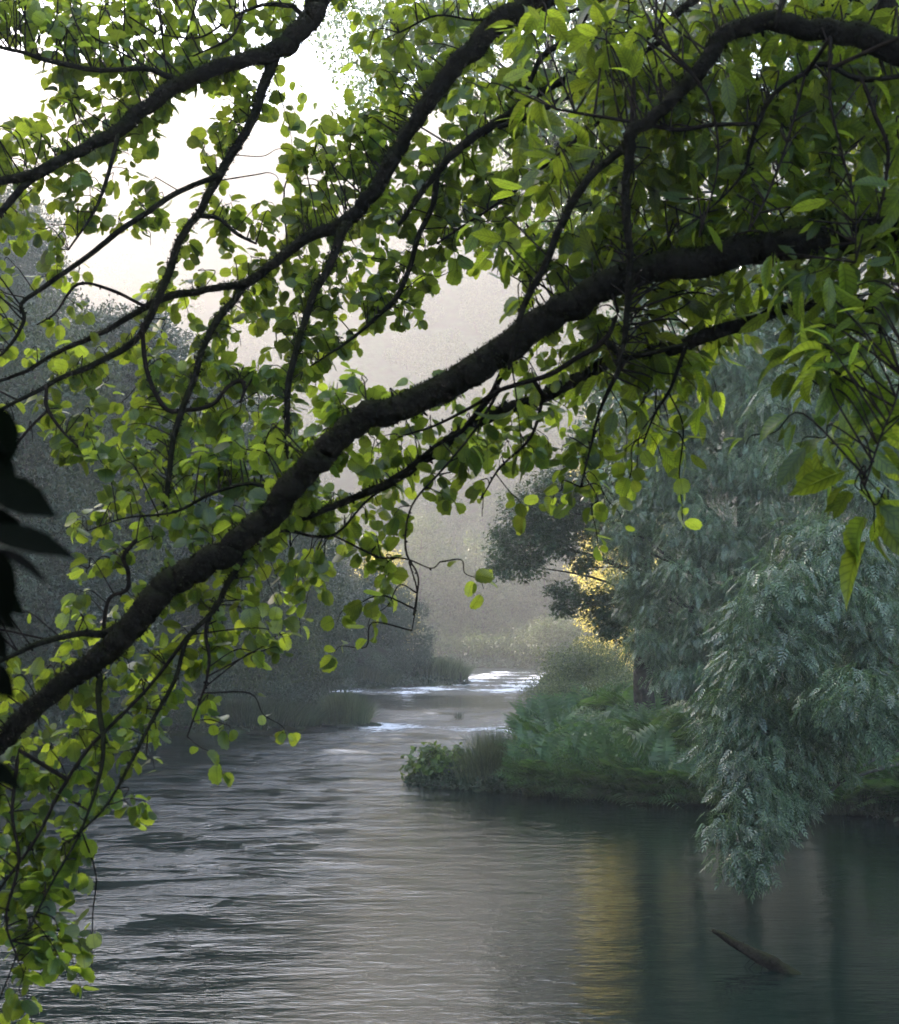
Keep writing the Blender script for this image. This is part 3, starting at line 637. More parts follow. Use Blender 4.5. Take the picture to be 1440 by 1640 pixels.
# near ash at right, drooping to the water
rng = np.random.default_rng(84)
NEAR_ASH = [(1350, 600, 120, 55, 24), (1260, 650, 75, 50, 23.5), (1410, 690, 80, 60, 23), (1310, 735, 90, 50, 23), (1390, 800, 90, 60, 22.5), (1290, 860, 70, 40, 22), (1375, 890, 110, 60, 21.5), (1250, 930, 80, 45, 21),
    (1320, 975, 100, 55, 21), (1205, 985, 65, 40, 20.8), (1250, 1040, 80, 50, 20.5), (1190, 1060, 45, 35, 20.5), (1400, 1000, 80, 70, 21), (1370, 1110, 85, 55, 19.5), (1420, 1160, 50, 50, 19.6), (1260, 1120, 80, 60, 20.8), (1180, 1130, 40, 45, 20.8), (1190, 1190, 60, 45, 20.8),
    (1145, 1215, 40, 35, 20.8), (1240, 1210, 70, 60, 20.5), (1200, 1270, 60, 45, 20), (1160, 1320, 36, 30, 19.6), (1215, 1330, 50, 45, 19.6), (1175, 1372, 34, 28, 19.3), (1212, 1393, 24, 20, 19.2), (1330, 1200, 60, 40, 21.5), (1330, 1060, 80, 50, 22), (1150, 1120, 40, 40, 21.5), (1165, 1060, 40, 35, 21.5), (1290, 1180, 70, 50, 21), (1420, 1090, 60, 50, 21), (1270, 1270, 55, 40, 20.8), (1340, 1140, 60, 40, 21), (1150, 1165, 38, 36, 21), (1215, 1150, 60, 50, 20.8), (1235, 1290, 50, 45, 20.2), (1185, 1235, 55, 45, 20.3)]
clump_tree('ash_tree', 'large near ash at right edge, feathery branches drooping to the water', 'tree', (at(1560, 1150, 25)[0], 25, 1.0), at(1480, 420, 25), NEAR_ASH, M_ASH, .27, 68, T_PINN, 0.75, .22, shell=.75, sub=5, every=9)

# ------------------------------------------------------------------ ferns
def fern_proto(L, n, seed, label):
    global rng
    rng = np.random.default_rng(seed); root = thing('fern', label, 'fern', (0, 0, 0), 'ferns along the right bank')
    a = np.arange(n) * 2.4 + rng.normal(0, .3, n); el = R(1) * rng.uniform(32, 74, n)
    ax = np.stack([np.cos(a) * np.cos(el), np.sin(a) * np.cos(el), np.sin(el)], 1); nn = np.stack([-np.cos(a) * np.sin(el), -np.sin(a) * np.sin(el), np.cos(el)], 1)
    tv, tf = T_FROND; s = (L * rng.uniform(.7, 1.1, n))[:, None, None]; X = np.cross(ax, nn)
    V = s * (tv[None, :, 0:1] * X[:, None] + tv[None, :, 1:2] * ax[:, None] + tv[None, :, 2:3] * nn[:, None])
    f = (tf[None] + (np.arange(n) * len(tv))[:, None, None]).reshape(-1, 4)
    mesh_from('fronds', V.reshape(-1, 3), f, 0, M_FERN, root); return root
FP = [fern_proto(1.3, 15, 3, 'x'), fern_proto(1.05, 13, 4, 'x'), fern_proto(1.6, 17, 5, 'x')]
fr = np.random.default_rng(11)
FS = []
for k in range(26):     # overhanging the waterline
    px = fr.uniform(835, 1130); FS.append((px, 31.2 + fr.uniform(0, .1), 'green fern in the bank thicket between the spit and ash'))
for k in range(34):     # slope above the water between the spit and the ash
    px = fr.uniform(845, 1120); t = fr.random(); d = 33.6 + t * 6.0 + (1000 - px) * .004; FS.append((px, d, 'green fern in the bank thicket between the spit and ash'))
for k in range(9): FS.append((fr.uniform(1340, 1480), fr.uniform(28.6, 32), 'shaded fern on bank at right edge under the near ash'))
for k in range(12): FS.append((fr.uniform(930, 1060), fr.uniform(40, 46), 'yellow-green fern on upper bank around the dark tree trunk'))
cnt = 0
for i, (px, d, lb) in enumerate(FS):
    x = (px - 720) / F * d; s_ = shore_dist(x, d)[0]
    while i < 26 and s_ < 0: d += .1; x = (px - 720) / F * d; s_ = shore_dist(x, d)[0]
    if s_ < .05: d += .1 - s_; x = (px - 720) / F * d
    o = FP[i] if i < 3 else copy_tree(FP[i % 3]); o.location = (x, d, gz(x, d) + (.0 if i < 26 else .05 + fr.uniform(0, .35))); o.rotation_mode = 'QUATERNION'; o.rotation_quaternion = Quaternion((1, 0, 0), fr.uniform(.25, .5) if i < 26 else fr.uniform(0, .25)) @ Quaternion((0, 0, 1), fr.uniform(0, 6.28)); k = fr.uniform(.75, 1.2); o.scale = (k, k, k)
    o['label'] = lb; o['group'] = {'g': 'ferns in the right bank thicket', 's': 'shaded ferns at the right edge', 'y': 'ferns around the dark trunk'}[lb[0]]

# spit plants
bush('broad_leaved_plant', 'lush broad-leaved plant clump at the left tip of the spit', 'plant', at(690, 1255, 35.6)[0], 35.9, .75, .55, 1.05, M_LUSH, .15, 55, T_LOBED, 12, seed=90, z=.12)
bush('broad_leaved_plant', 'yellowish broad-leaved plant on spit left of wispy grass', 'plant', at(745, 1255, 35.2)[0], 35.4, .38, .4, 1.0, M_LUSH, .15, 55, T_LOBED, 8, seed=91, z=.15)
grass('grass_tuft', 'wispy pale grass clump on the spit beside broad-leaved plants', at(790, 1255, 34.8)[0], 35.0, .85, .5, 1.6, 1700, .013, M_GRASS, 10, z=.12)
grass('grass_tuft', 'pale arching grass tuft at waterline below the drooping ash', at(1105, 1280, 31.6)[0], 31.9, .75, .4, .75, 1500, .011, M_GRASS, 11, z=.1)
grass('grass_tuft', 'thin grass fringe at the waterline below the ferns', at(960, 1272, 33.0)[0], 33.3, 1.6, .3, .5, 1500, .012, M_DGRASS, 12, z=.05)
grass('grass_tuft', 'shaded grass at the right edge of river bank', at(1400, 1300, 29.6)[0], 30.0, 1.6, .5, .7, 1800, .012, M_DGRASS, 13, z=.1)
for i, (px, w, hh, lb) in enumerate([(870, .5, .55, 'small grass tuft at waterline where the ferns begin'), (925, .45, .5, 'drooping grass tuft at waterline, second from the ferns edge'), (1005, .5, .6, 'bright grass tuft hanging into water below tall ferns'), (1060, .5, .5, 'low grass tuft in water just left of the pale arching tuft')]):
    yy = 31.0; 
    while shore_dist((px - 720) / F * yy, yy)[0] < .05: yy += .1
    grass('grass_tuft', lb, (px - 720) / F * yy, yy, w, .3, hh, 900, .012, M_GRASS, 30 + i, z=.02)
bush('bank_shrub', 'dark shrub on the right bank behind near ash', 'shrub', at(1290, 1230, 32.5)[0], 33, 1.6, 1.2, 2.0, M_ASH2, .1, 60, T_OVAL, 10, seed=95)
bush('bank_shrub', 'dark leafy shrub in the shadow under mid-bank ash', 'shrub', at(1150, 1180, 34.5)[0], 35.5, 1.5, 1.2, 1.8, M_ASH2, .1, 60, T_OVAL, 10, seed=96)

# low ground cover on both banks
def cover():
    global rng
    rng = np.random.default_rng(77); n = 150000; P = []
    x = np.concatenate([rng.uniform(-40, 26, n * 6), rng.uniform(-2, 12, 130000)]); y = np.concatenate([12 + 128 * rng.random(n * 6) ** 1.3, rng.uniform(28, 38, 130000)]); o_ = rng.permutation(len(x)); o_ = np.concatenate([o_[o_ >= n * 6], o_[o_ < n * 6]]); x, y = x[o_], y[o_]; m = (np.abs(x) < 0.42 * y + 6)
    x, y = x[m], y[m]; d = shore_dist(x, y); k = (d > -.03) & (rng.random(len(d)) < np.exp(-np.maximum(d, 0) / 8)); x, y, d = x[k][:n], y[k][:n], d[k][:n]
    z = height(x, y) + rng.random(len(x)) * .35 * np.clip(d, .2, 1); P = np.stack([x, y, z], 1)
    A = nrm(rng.normal(0, 1, (len(x), 3))) + np.array([0, 0, .5]); N = nrm(rng.normal(0, 1, (len(x), 3))) * .7 + np.array([0, 0, 1])
    tag(leaves('ground_cover', T_OVAL, P, A, N, (.09 + .0014 * y) * rng.uniform(.6, 1.3, len(x)), M_LEFT), 'low leafy ground cover on the banks', None, None, 'stuff')
cover()

# ------------------------------------------------------------------ log in the water
lg = thing('fallen_branch', 'broken dark branch sticking out of the water, lower right', 'branch', (0, 0, 0))
a0 = at(1142, 1490, 17.2); a1 = at(1262, 1562, 16.6); a1[2] = .0
lg.location = tuple(a1); tb = Tubes(); dd = a0 - a1
q = catmull([-.45 * dd - np.array([0, 0, .05]), np.zeros(3), dd * .35 + np.array([0, 0, .01]), dd * .62 + np.array([0, 0, -.015]), dd * .85, dd], 7); tb.add(q, np.interp(np.linspace(0, 1, len(q)), [0, .3, .6, .8, 1], [.085, .08, .06, .04, .02]), 12, .16)
tb.build('branch_stem', M_LOG, lg); tb = Tubes()
for s, o1, o2, r in ((.25, (-.06, -.02, .02), (-.1, -.04, -.16), .012), (.3, (-.1, 0, -.03), (-.22, 0, -.13), .008), (.22, (-.02, 0, -.05), (-.05, -.02, -.14), .008), (.55, (-.03, 0, .05), (-.02, 0, .09), .01), (.4, (-.08, 0, -.05), (-.15, .03, -.14), .006), (.93, (-.05, 0, .01), (-.11, 0, .03), .006)):
    q = catmull([dd * s, dd * s + np.array(o1), dd * s + np.array(o2)], 5); tb.add(q, np.linspace(r, r * .4, len(q)), 5)
tb.build('twig', M_LOG, lg)

# ------------------------------------------------------------------ near trees over the camera
def px_path(pts, n=5):
    """pts: (px, py, width px, distance) -> path in metres and radii"""
    P = np.array([at(a[0], a[1], a[3]) for a in pts]); r = np.array([a[2] * .76 / 2 / ppm(a[3]) for a in pts])
    Q = catmull(P, n); m = len(pts); rr = np.interp(np.linspace(0, m - 1, len(Q)), np.arange(m), r); return Q, rr
def wd(pts, d0, d1):
    n = len(pts); return [(p[0], p[1], p[2], d0 + (d1 - d0) * i / (n - 1)) for i, p in enumerate(pts)]
A_ = wd([(1700, 330, 100), (1560, 335, 92), (1440, 360, 80), (1350, 380, 72), (1250, 392, 70), (1150, 412, 70), (1060, 425, 66), (980, 455, 64), (900, 492, 66), (840, 530, 68), (780, 580, 66), (720, 615, 64), (650, 650, 60), (590, 665, 58), (540, 700, 58), (500, 740, 57), (460, 785, 60), (430, 830, 58), (380, 865, 54), (320, 910, 58), (260, 950, 62), (210, 1005, 58), (160, 1055, 50), (100, 1095, 46), (50, 1140, 44), (0, 1195, 40), (-60, 1260, 34), (-130, 1330, 24), (-200, 1380, 10)], 4.4, 5.4)
B_ = wd([(1700, 450, 50), (1560, 480, 38), (1440, 493, 32), (1340, 487, 28), (1260, 495, 28), (1180, 520, 30), (1100, 548, 32), (1040, 568, 34), (990, 572, 30), (930, 605, 30), (870, 635, 28), (800, 660, 28), (740, 690, 24), (680, 738, 22), (620, 775, 20), (560, 800, 16), (500, 825, 14), (440, 845, 10), (380, 868, 6)], 4.6, 5.5)
ALD1 = {'bough': [A_, B_], 'branch': [
    wd([(245, 965, 30), (175, 1012, 20), (130, 1015, 14), (80, 1025, 14), (20, 1050, 10), (-40, 1080, 6)], 5.2, 5.1),
    wd([(165, 1010, 10), (175, 960, 9), (203, 945, 10), (205, 915, 10), (198, 890, 10), (218, 865, 10)], 5.2, 5.1),
    wd([(395, 870, 26), (385, 900, 18), (360, 945, 14), (340, 980, 12), (300, 1025, 10), (280, 1090, 10), (240, 1160, 8), (215, 1210, 8), (170, 1290, 6), (110, 1350, 4)], 5.3, 4.9),
    wd([(345, 965, 10), (330, 1010, 9), (335, 1060, 8), (325, 1110, 5), (300, 1180, 4)], 5.2, 5.0),
    wd([(160, 1085, 16), (158, 1130, 12), (165, 1180, 12), (160, 1240, 8), (130, 1330, 6), (80, 1420, 5), (40, 1500, 4)], 5.2, 4.8),
    wd([(300, 1020, 9), (230, 1110, 8), (150, 1190, 8), (100, 1260, 8), (60, 1340, 7), (10, 1410, 6), (-40, 1480, 5)], 5.2, 4.9),
    wd([(30, 1200, 10), (20, 1300, 8), (30, 1380, 7), (10, 1470, 6), (30, 1540, 4)], 5.0, 4.8),
    wd([(400, 870, 12), (450, 850, 9), (510, 860, 7), (545, 850, 6), (590, 800, 5), (640, 770, 4)], 5.3, 5.5),
    wd([(810, 590, 16), (780, 640, 15), (740, 690, 11), (700, 712, 9), (640, 760, 6)], 4.9, 5.2),
    wd([(990, 500, 8), (970, 545, 14), (930, 570, 12), (880, 600, 12), (800, 625, 10), (760, 650, 8), (700, 680, 6), (640, 700, 4)], 4.6, 5.0),
    wd([(800, 625, 8), (760, 690, 6), (710, 750, 5), (660, 810, 5), (650, 880, 5), (670, 925, 4), (662, 985, 3)], 4.9, 5.0),
    wd([(590, 885, 5), (610, 893, 5), (650, 895, 4), (690, 910, 3), (705, 900, 3)], 5.2, 5.2),
    wd([(655, 900, 4), (668, 950, 3), (660, 1010, 2)], 5.2, 5.1),
    wd([(1000, 575, 14), (960, 660, 7), (945, 720, 5), (930, 780, 4)], 4.7, 4.9),
    wd([(1100, 550, 12), (1075, 620, 8), (1050, 660, 6), (1030, 710, 4)], 4.6, 4.8),
    wd([(870, 635, 10), (850, 700, 7), (800, 750, 5), (770, 800, 3)], 4.9, 5.1),
    wd([(450, 790, 14), (400, 775, 9), (340, 790, 8), (280, 820, 6), (200, 830, 4), (140, 850, 3)], 5.2, 5.4)]}
E_ = wd([(1010, -160, 80), (930, -70, 66), (860, -5, 56), (790, 45, 48), (735, 95, 42), (690, 160, 38), (660, 205, 34), (620, 270, 34), (580, 330, 34), (548, 358, 30), (490, 382, 24), (440, 420, 22), (400, 450, 20), (340, 462, 16), (270, 475, 18), (235, 490, 15), (170, 530, 12), (100, 560, 10), (40, 595, 8), (-30, 620, 6)], 5.6, 6.0)
F_ = wd([(620, -200, 60), (560, -90, 52), (520, -15, 48), (495, 30, 48), (460, 70, 46), (420, 90, 38), (350, 110, 34), (290, 135, 34), (230, 175, 34), (190, 210, 30), (130, 240, 26), (60, 275, 24), (0, 290, 20), (-80, 310, 14)], 6.0, 5.6)
K_ = wd([(1250, -120, 30), (1160, -40, 22), (1100, 10, 18), (1050, 50, 18), (980, 95, 20), (900, 130, 18), (840, 165, 18), (790, 200, 22), (740, 235, 20), (700, 275, 16), (660, 330, 12), (640, 360, 8)], 5.3, 5.5)
ALD2 = {'bough': [E_, F_, K_], 'branch': [
    wd([(560, 352, 26), (548, 375, 24), (525, 430, 20), (500, 480, 18), (480, 540, 16), (465, 600, 15), (460, 680, 14), (466, 765, 13)], 5.8, 5.4),
    wd([(440, 85, 30), (425, 130, 24), (405, 190, 22), (375, 240, 22), (345, 290, 22), (320, 340, 18), (290, 380, 18), (270, 440, 18), (245, 500, 18), (210, 550, 15), (156, 581, 15), (104, 602, 12), (60, 627, 10), (0, 657, 9), (-40, 690, 6)], 5.9, 5.6),
    wd([(352, 280, 14), (335, 288, 14), (280, 310, 13), (230, 345, 14), (180, 380, 14), (120, 425, 12), (70, 460, 12), (35, 485, 10), (38, 515, 9), (10, 560, 7), (-30, 590, 5)], 5.8, 5.7),
    wd([(280, 125, 16), (230, 110, 12), (160, 112, 12), (90, 100, 12), (40, 85, 10), (0, 75, 9), (-60, 50, 6)], 5.8, 5.7),
    wd([(110, 255, 14), (50, 290, 17), (20, 320, 17), (-30, 370, 12)], 5.7, 5.6),
    wd([(75, 625, 8), (76, 655, 9), (100, 690, 6), (132, 722, 4)], 5.6, 5.5),
    wd([(78, 655, 7), (40, 695, 6), (0, 750, 5), (-30, 780, 4)], 5.6, 5.5),
    wd([(228, 520, 11), (235, 590, 10), (262, 652, 11), (300, 657, 11), (340, 648, 9), (365, 620, 9), (385, 610, 11), (392, 625, 9), (385, 645, 5)], 5.7, 5.6),
    wd([(393, 455, 17), (375, 480, 17), (350, 510, 16), (325, 560, 14), (310, 610, 14), (290, 660, 14), (275, 720, 13), (268, 780, 12), (264, 812, 9)], 5.9, 5.5),
    wd([(320, 345, 12), (350, 350, 10), (380, 375, 9), (410, 390, 6)], 5.8, 5.8),
    wd([(230, 490, 8), (180, 465, 8), (125, 455, 7), (90, 500, 5), (60, 520, 4)], 5.9, 5.9),
    wd([(700, 275, 16), (692, 330, 13), (668, 385, 12), (655, 430, 12), (635, 475, 13), (600, 510, 9), (560, 545, 7), (500, 585, 4)], 5.5, 5.7),
    wd([(960, -40, 18), (945, 10, 15), (915, 55, 16), (870, 90, 14), (850, 130, 11), (825, 185, 12)], 5.2, 5.4),
    wd([(1070, 60, 14), (1000, 103, 14), (930, 145, 14), (860, 180, 14), (800, 205, 12)], 5.2, 5.4),
    wd([(975, 180, 9), (930, 220, 9), (880, 260, 8), (820, 310, 7), (760, 350, 6), (700, 390, 5)], 5.3, 5.5),
    wd([(470, 10, 12), (420, 8, 9), (370, 30, 6), (320, 60, 5), (250, 55, 3)], 5.9, 5.9),
    wd([(190, 215, 12), (170, 290, 9), (150, 340, 7), (110, 400, 5)], 5.7, 5.6),
    wd([(1120, -60, 16), (1010, -20, 12), (900, 22, 8), (840, 10, 7), (770, 32, 6), (700, 25, 5), (640, 52, 4)], 5.6, 5.9),
    wd([(390, 20, 6), (370, 60, 6), (310, 90, 4)], 5.8, 5.8)]}
C_ = wd([(1700, 170, 80), (1560, 120, 66), (1440, 85, 60), (1380, 60, 54), (1310, 48, 48), (1230, 38, 44), (1165, 55, 42), (1130, 105, 36), (1090, 145, 32), (1045, 188, 30), (1012, 215, 28), (1008, 255, 22), (1002, 300, 19), (1004, 350, 20), (1010, 400, 18), (1006, 470, 15), (1002, 530, 13), (985, 610, 6)], 4.3, 4.5)
CHE = {'bough': [C_], 'branch': [
    wd([(1000, 235, 22), (950, 280, 20), (920, 320, 20), (895, 370, 18), (875, 420, 16), (850, 465, 15), (832, 510, 14), (815, 590, 9)], 4.5, 4.6),
    wd([(1600, 110, 16), (1500, 125, 13), (1440, 122, 12), (1380, 128, 14), (1320, 103, 12), (1285, 118, 12), (1240, 150, 10), (1215, 195, 12), (1200, 240, 9), (1190, 280, 7), (1130, 340, 5), (1070, 380, 3)], 4.3, 4.5),
    wd([(1208, 198, 9), (1140, 200, 10), (1090, 208, 10), (1040, 200, 9), (980, 190, 8), (890, 175, 6)], 4.4, 4.5),
    wd([(1382, 130, 10), (1400, 180, 10), (1422, 240, 9), (1415, 310, 7), (1400, 360, 4)], 4.3, 4.3),
    wd([(1290, 118, 8), (1260, 230, 6), (1230, 310, 6), (1200, 370, 4)], 4.3, 4.2),
    wd([(1330, 60, 10), (1330, 160, 7), (1350, 250, 5), (1370, 330, 4), (1370, 420, 3)], 4.2, 4.1),
    wd([(1440, 60, 10), (1470, 300, 8), (1455, 480, 7), (1440, 620, 6), (1410, 700, 5), (1385, 780, 4)], 4.0, 3.8),
    wd([(1050, 60, 10), (1130, 150, 6), (1150, 260, 5), (1120, 380, 4)], 4.3, 4.3),
    wd([(1240, 40, 12), (1280, -60, 8), (1320, -150, 6)], 4.3, 4.3)]}

# how much of the picture the near leaves cover, 12 columns x 14 rows of 120 x 117 photo pixels
DEN = np.array([
    [.75, .8, .75, .6, .2, .7, .75, .7, .75, .8, .75, .7],
    [.5, .5, .6, .45, .7, .65, .8, .8, .85, .85, .85, .85],
    [.5, .55, .35, .35, .7, .8, .9, .85, .85, .85, .85, .85],
    [.3, .15, .35, .6, .7, .7, .7, .7, .8, .8, .8, .75],
    [.3, .3, .6, .65, .6, .40, .12, .45, .7, .65, .6, .5],
    [.3, .55, .7, .75, .5, .35, .5, .65, .7, .55, .2, .25],
    [.1, .55, .72, .75, .65, .55, .5, .55, .3, .08, .0, .15],
    [.02, .25, .6, .65, .5, .35, .08, .05, .0, .0, .0, .04],
    [.08, .35, .5, .4, .2, .0, .0, .0, .0, .0, .0, .0],
    [.35, .5, .35, .03, .0, .0, .0, .0, .0, .0, .0, .0],
    [.6, .45, .02, .0, .0, .0, .0, .0, .0, .0, .0, .0],
    [.6, .15, .0, .0, .0, .0, .0, .0, .0, .0, .0, .0],
    [.62, .04, .0, .0, .0, .0, .0, .0, .0, .0, .0, .0],
    [.25, .0, .0, .0, .0, .0, .0, .0, .0, .0, .0, .0]])
GAPS = [(510, 70, 42, 75), (455, 115, 22, 28), (285, 275, 42, 55), (400, 275, 42, 48), (205, 405, 55, 30), (170, 465, 38, 28), (640, 570, 85, 38), (760, 500, 85, 60), (715, 570, 90, 50), (330, 500, 18, 24), (15, 130, 30, 50), (345, 470, 12, 30), (440, 230, 22, 30), (560, 690, 0, 0), (20, 820, 90, 130), (560, 940, 40, 30), (740, 870, 60, 60), (400, 560, 20, 26)]
def density(px, py):
    if px < 0 or px >= 1440 or py < 0:
        return 0.5 if (py < 500 or px < 0) and -260 < py < 1500 and -200 < px < 1640 else 0
    r = min(13, int(py / 117.2)); c = min(11, int(px / 120)); return DEN[r, c]
def in_gap(px, py):
    return any(g[2] > 0 and ((px - g[0]) / g[2]) ** 2 + ((py - g[1]) / g[3]) ** 2 < 1 for g in GAPS)
lr = np.random.default_rng(2024)
def proj(P):
    q = np.asarray(P) - np.array([0, 0, CAMZ]); z = q @ FW; return 720 + F * q[..., 0] / z, 820 - F * (q @ UP) / z

class NearTree:
    def __init__(s, name, label, spec, trunk_pts, leafmat_, T):
        s.root = thing(name, label, 'tree', tuple(trunk_pts[0][:3])); s.b = np.array(trunk_pts[0][:3], float); s.mat = leafmat_; s.T = T; s.back = .34 if T is T_LONG else .14
        tb = Tubes(); q = catmull([p[:3] for p in trunk_pts], 6); rr = np.interp(np.linspace(0, 1, len(q)), np.linspace(0, 1, len(trunk_pts)), [p[3] for p in trunk_pts]); tb.add(q - s.b, rr, 14, .05)
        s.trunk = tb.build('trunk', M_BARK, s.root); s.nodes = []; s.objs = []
        for kind in ('bough', 'branch'):
            for pts in spec[kind]:
                q, r = px_path(pts, 12 if kind == 'bough' else 6)
                if kind == 'branch' and s.nodes:
                    NN = np.array([n_[0] for n_ in s.nodes]); dd_ = np.linalg.norm(NN - q[0], axis=1); j_ = int(np.argmin(dd_))
                    if .005 < dd_[j_] < .3: q = np.vstack([NN[j_], q]); r = np.concatenate([[r[0] * 1.1], r])
                wob = lr.normal(0, 1, q.shape); wob = (wob + np.roll(wob, 1, 0) + np.roll(wob, 2, 0) + np.roll(wob, -1, 0)) * .06 * r[:, None]; q = q + wob
                tb = Tubes(); swell = lr.normal(0, 1, len(r)); swell = (swell + np.roll(swell, 1) + np.roll(swell, 2) + np.roll(swell, 3)) * .012; tb.add(q - s.b, r * (.95 + swell), 16 if kind == 'bough' else 8, .022)
                # knobbly spurs
                for j in range(int(len(q) * (.2 if kind == 'bough' else .4))):
                    k = lr.integers(1, len(q) - 1); u = nrm(lr.normal(0, 1, 3)); L = r[k] * lr.uniform(1.0, 1.35) + .003
                    sp = np.array([q[k], q[k] + u * L]); tb.add(sp - s.b, [min(.012, r[k] * .6), .004], 5)
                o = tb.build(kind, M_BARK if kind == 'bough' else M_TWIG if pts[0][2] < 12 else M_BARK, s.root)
                idx = len(s.objs); s.objs.append(o)
                for k in range(0 if kind == 'branch' else 10, len(q)): s.nodes.append((q[k], r[k], idx))
                if r.max() > .018:        # fuzz of moss all over the thick wood
                    seg = np.linalg.norm(np.diff(q, axis=0), axis=1); w = seg * r[1:]; n = int(w.sum() * 52000); kk = lr.choice(len(seg), n, p=w / w.sum()); tt = lr.random((n, 1))
                    c = q[kk] * (1 - tt) + q[kk + 1] * tt; u = nrm(lr.normal(0, 1, (n, 3)) + np.array([0, 0, .45])); Tg = nrm(q[kk + 1] - q[kk]); u = nrm(u - (u * Tg).sum(1, keepdims=True) * Tg)
                    leaves('moss', T_DIAM, c + u * (r[kk] * .93)[:, None] - s.b, u + lr.normal(0, .5, (n, 3)), Tg + lr.normal(0, .4, (n, 3)), lr.uniform(.006, .015, n), M_MOSS, o)
        s.N = np.array([n[0] for n in s.nodes]); s.NI = np.array([n[2] for n in s.nodes]); px, py = proj(s.N); s.NP = np.stack([px, py], 1)
        s.tw = {}; s.lv = {}; s.use = np.zeros(len(s.N))
    def nearest(s, px, py):
        d = np.hypot(s.NP[:, 0] - px, s.NP[:, 1] - py) * (1 + .9 * lr.random(len(s.NP)) + .35 * s.use); k = int(np.argmin(d)); return k, d[k]
    def twig(s, px, py, size, nl, zz=0.35):
        k, dist = s.nearest(px, py)
        if dist > 420 or np.hypot(*(s.NP[k] - (px, py))) > 200: return 0
        if s.use[k] > 4 or (in_gap(*((s.NP[k] + (px, py)) / 2)) and lr.random() < .9): return 0
        s.use[max(0, k - 1):k + 2] += 1; dist = np.hypot(*(s.NP[k] - (px, py)))
        a = s.N[k]; pm = dist / ppm(a[1]); d = a[1] + s.back + np.clip(lr.normal(0, zz) * (1 if lr.random() < .2 else 0) + abs(lr.normal(0, zz)), -.6 * pm - .05, .8 * pm + .12); d = max(3.2, d); e = at(px, py, d); L = np.linalg.norm(e - a)
        m = (a + e) / 2 + np.array([0, 0, .10 * L]) + lr.normal(0, .05, 3) * L; m2 = a * .25 + e * .75 + np.array([0, 0, .04 * L]) + lr.normal(0, .03, 3) * L
        tip = e + (e - m2) * .3 + np.array([0, 0, -.03])
        q = catmull([a, m, m2, e, tip], 5); idx = s.NI[k]; r0 = min(.0055, .0018 + .003 * L)
        T = nrm(np.gradient(q, axis=0)); i0 = max(1, int(len(q) * max(.2, 1 - .42 / max(L, .3)))); made = 0
        for j in range(nl):
            kk = lr.integers(i0, len(q)); side = nrm(np.cross(T[kk], nrm(lr.normal(0, 1, 3)))); ax = T[kk] * lr.uniform(.1, .8) + side * .9 + np.array([0, 0, -.35])
            base = q[kk] + nrm(ax) * size * lr.uniform(.1, .3)
            gx_, gy_ = proj(base + nrm(ax) * size * .5)
            if in_gap(gx_, gy_) and lr.random() < .9: continue
            nn = lr.normal(0, 1, 3) * .6 + np.array([0, -.15, .75])
            s.lv.setdefault(idx, []).append((base, ax, nn, size * lr.uniform(.45, 1.22))); made += 1
        if made:
            s.tw.setdefault(idx, Tubes()).add(q - s.b, np.linspace(r0, .0012, len(q)), 4)
        return made
    def finish(s):
        for i, t in s.tw.items(): t.build('twigs', M_TWIG, s.objs[i])
        for i, L in s.lv.items():
            P = np.array([l[0] for l in L]) - s.b; leaves('foliage', s.T, P, np.array([l[1] for l in L]), np.array([l[2] for l in L]), np.array([l[3] for l in L]), s.mat, s.objs[i], flat=False)

tk1 = at(1800, 320, 4.4); g1 = gz(tk1[0] + .4, 4.6)
t1 = NearTree('alder_tree', 'alder whose thick mossy bough sweeps from right edge to lower left', ALD1, [(tk1[0] + .5, 4.6, g1 - .3, .26), (tk1[0] + .35, 4.5, (g1 + tk1[2]) / 2, .2), (tk1[0] + .1, 4.4, tk1[2] - .1, .17), (tk1[0], 4.4, tk1[2] + 1.6, .13), (tk1[0] + .3, 4.6, tk1[2] + 4, .06)], M_ALDER, T_ROUND)
g2 = gz(3.6, 6.6)
pE = at(1010, -160, 5.6); pK = at(1250, -120, 5.3)
t2 = NearTree('alder_tree', 'alder with slender dark branches fanning down from the top edge', ALD2, [(3.4, 5.9, g2 - .3, .24), (3.1, 5.8, 4.0, .19), (2.2, 5.7, 6.0, .16), (pE[0] + .35, 5.6, pE[2] + .05, .13), (.2, 6.0, pE[2] + .9, .1), (-.6, 6.1, pE[2] + 2.2, .05)], M_ALDER, T_ROUND)
tk3 = at(1700, 170, 4.3)
t3 = NearTree('chestnut_tree', 'chestnut with long toothed leaves at upper right on a dark arching bough', CHE, [(tk3[0] + .9, 3.6, gz(tk3[0] + .9, 3.6) - .3, .3), (tk3[0] + .6, 3.9, 4.2, .24), (tk3[0] + .1, 4.25, tk3[2] - .05, .16), (tk3[0] - .2, 4.4, tk3[2] + 1.6, .12)], M_CHEST, T_LONG)
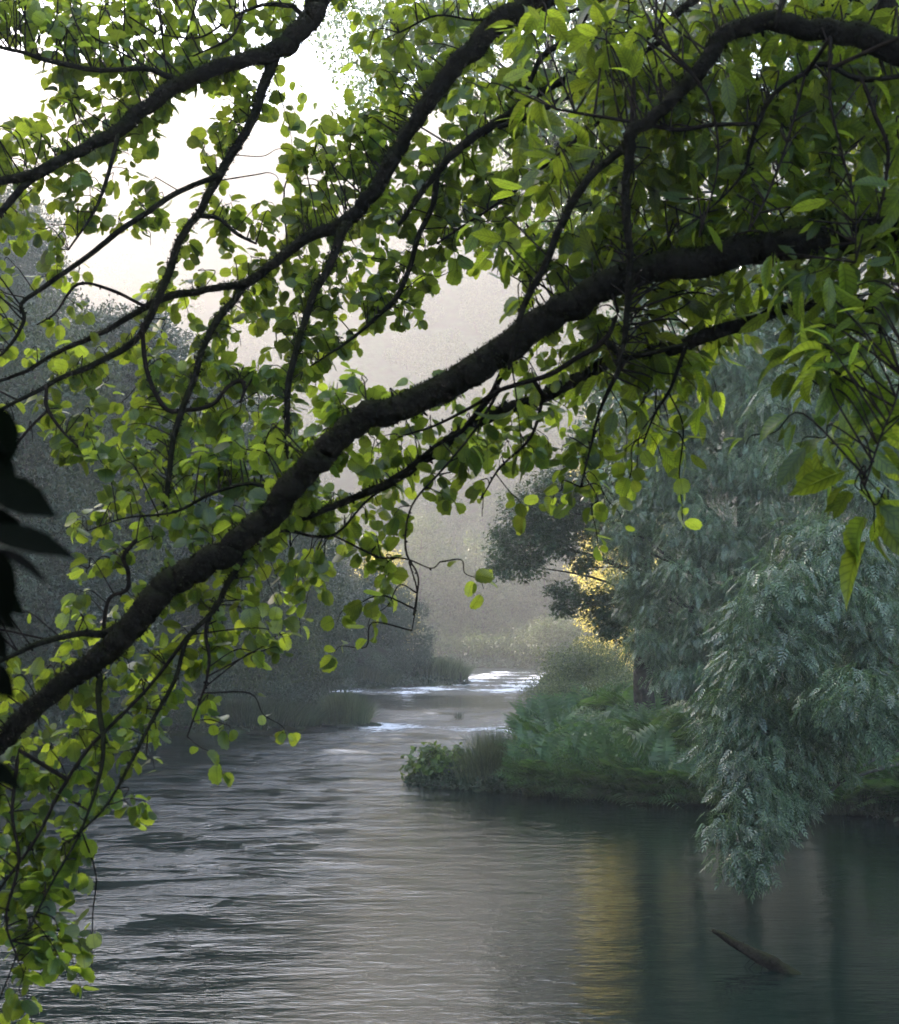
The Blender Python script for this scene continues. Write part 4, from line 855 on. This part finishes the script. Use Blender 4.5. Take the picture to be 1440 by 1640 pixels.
# connect the F bough of the second alder to its trunk
LEAF_A, LEAF_C = .068, .112
for gy_ in range(-3, 14):
    for gx_ in range(-2, 14):
        cx, cy_ = gx_ * 120, gy_ * 117.2
        c = density(cx + 60, cy_ + 58)
        if c <= 0: continue
        chest = sstep(760, 1050, np.array([cx + 60]))[0] * (1 if cy_ < 620 else .9 if cx > 1200 else 0)
        off_ = cx < 0 or cx >= 1440 or cy_ < 0
        need = (.35 if off_ else 1) * -math.log(1 - min(c, .9)) * 14064 / 420 * (5.2 if cx < 560 else 3.8)
        got = 0; tries = 0
        while got < need * (1 - chest) and tries < (40 if off_ else 320):
            px, py = lr.uniform(cx - 10, cx + 130), lr.uniform(cy_ - 10, cy_ + 127); tries += 1
            if in_gap(px, py) and lr.random() < .95: continue
            k1, d1 = t1.nearest(px, py); k2, d2 = t2.nearest(px, py)
            t = t1 if d1 < d2 * (1 if lr.random() < .8 else 2.5) else t2
            m = t.twig(px, py, LEAF_A, int(lr.integers(6, 13))); got += m if m else 1
        got = 0; tries = 0; need_c = need * chest * .62
        while got < need_c and tries < (25 if off_ else 170):
            px, py = lr.uniform(cx - 10, cx + 130), lr.uniform(cy_ - 10, cy_ + 127); tries += 1
            m = t3.twig(px, py, LEAF_C, int(lr.integers(6, 12))); got += m if m else 1
for px, py in ((1385, 790), (1350, 820), (1400, 830), (1290, 700), (1420, 640), (1380, 600), (1330, 590)):
    t3.twig(px, py, .16, 7, .1)
for t in (t1, t2, t3): t.finish()

# dark sprig right beside the camera
rng = np.random.default_rng(33)
sp = thing('hazel_sapling', 'near black out-of-focus sapling with big pointed leaves, left edge', 'sapling', (-.52, 1.25, gz(-.52, 1.25)))
b = np.array(sp.location); tb = Tubes(); q = catmull([b - np.array([0, 0, .1]), np.array([-.50, 1.25, 3.2]), at(-40, 1300, 1.3), at(-20, 1050, 1.3), at(-25, 850, 1.3), at(-10, 690, 1.3)], 6)
tb.add(q - b, np.linspace(.012, .003, len(q)), 7, .05); tb.build('stem', M_TWIG, sp)
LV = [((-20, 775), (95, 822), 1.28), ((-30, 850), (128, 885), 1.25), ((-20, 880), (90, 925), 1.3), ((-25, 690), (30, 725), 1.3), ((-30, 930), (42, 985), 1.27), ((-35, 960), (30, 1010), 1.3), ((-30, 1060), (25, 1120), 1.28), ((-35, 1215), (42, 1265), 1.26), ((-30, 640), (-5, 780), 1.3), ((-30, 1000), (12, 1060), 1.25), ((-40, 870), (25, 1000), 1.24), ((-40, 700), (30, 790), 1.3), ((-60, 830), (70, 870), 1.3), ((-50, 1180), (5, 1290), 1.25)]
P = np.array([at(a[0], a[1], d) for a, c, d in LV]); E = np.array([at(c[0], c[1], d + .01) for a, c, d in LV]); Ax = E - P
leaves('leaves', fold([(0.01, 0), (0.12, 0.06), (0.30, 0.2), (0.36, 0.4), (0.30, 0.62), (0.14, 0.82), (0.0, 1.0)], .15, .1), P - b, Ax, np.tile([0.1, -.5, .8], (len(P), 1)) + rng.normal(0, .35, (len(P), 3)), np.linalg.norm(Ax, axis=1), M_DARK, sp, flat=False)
print('scene built', len(bpy.data.objects))
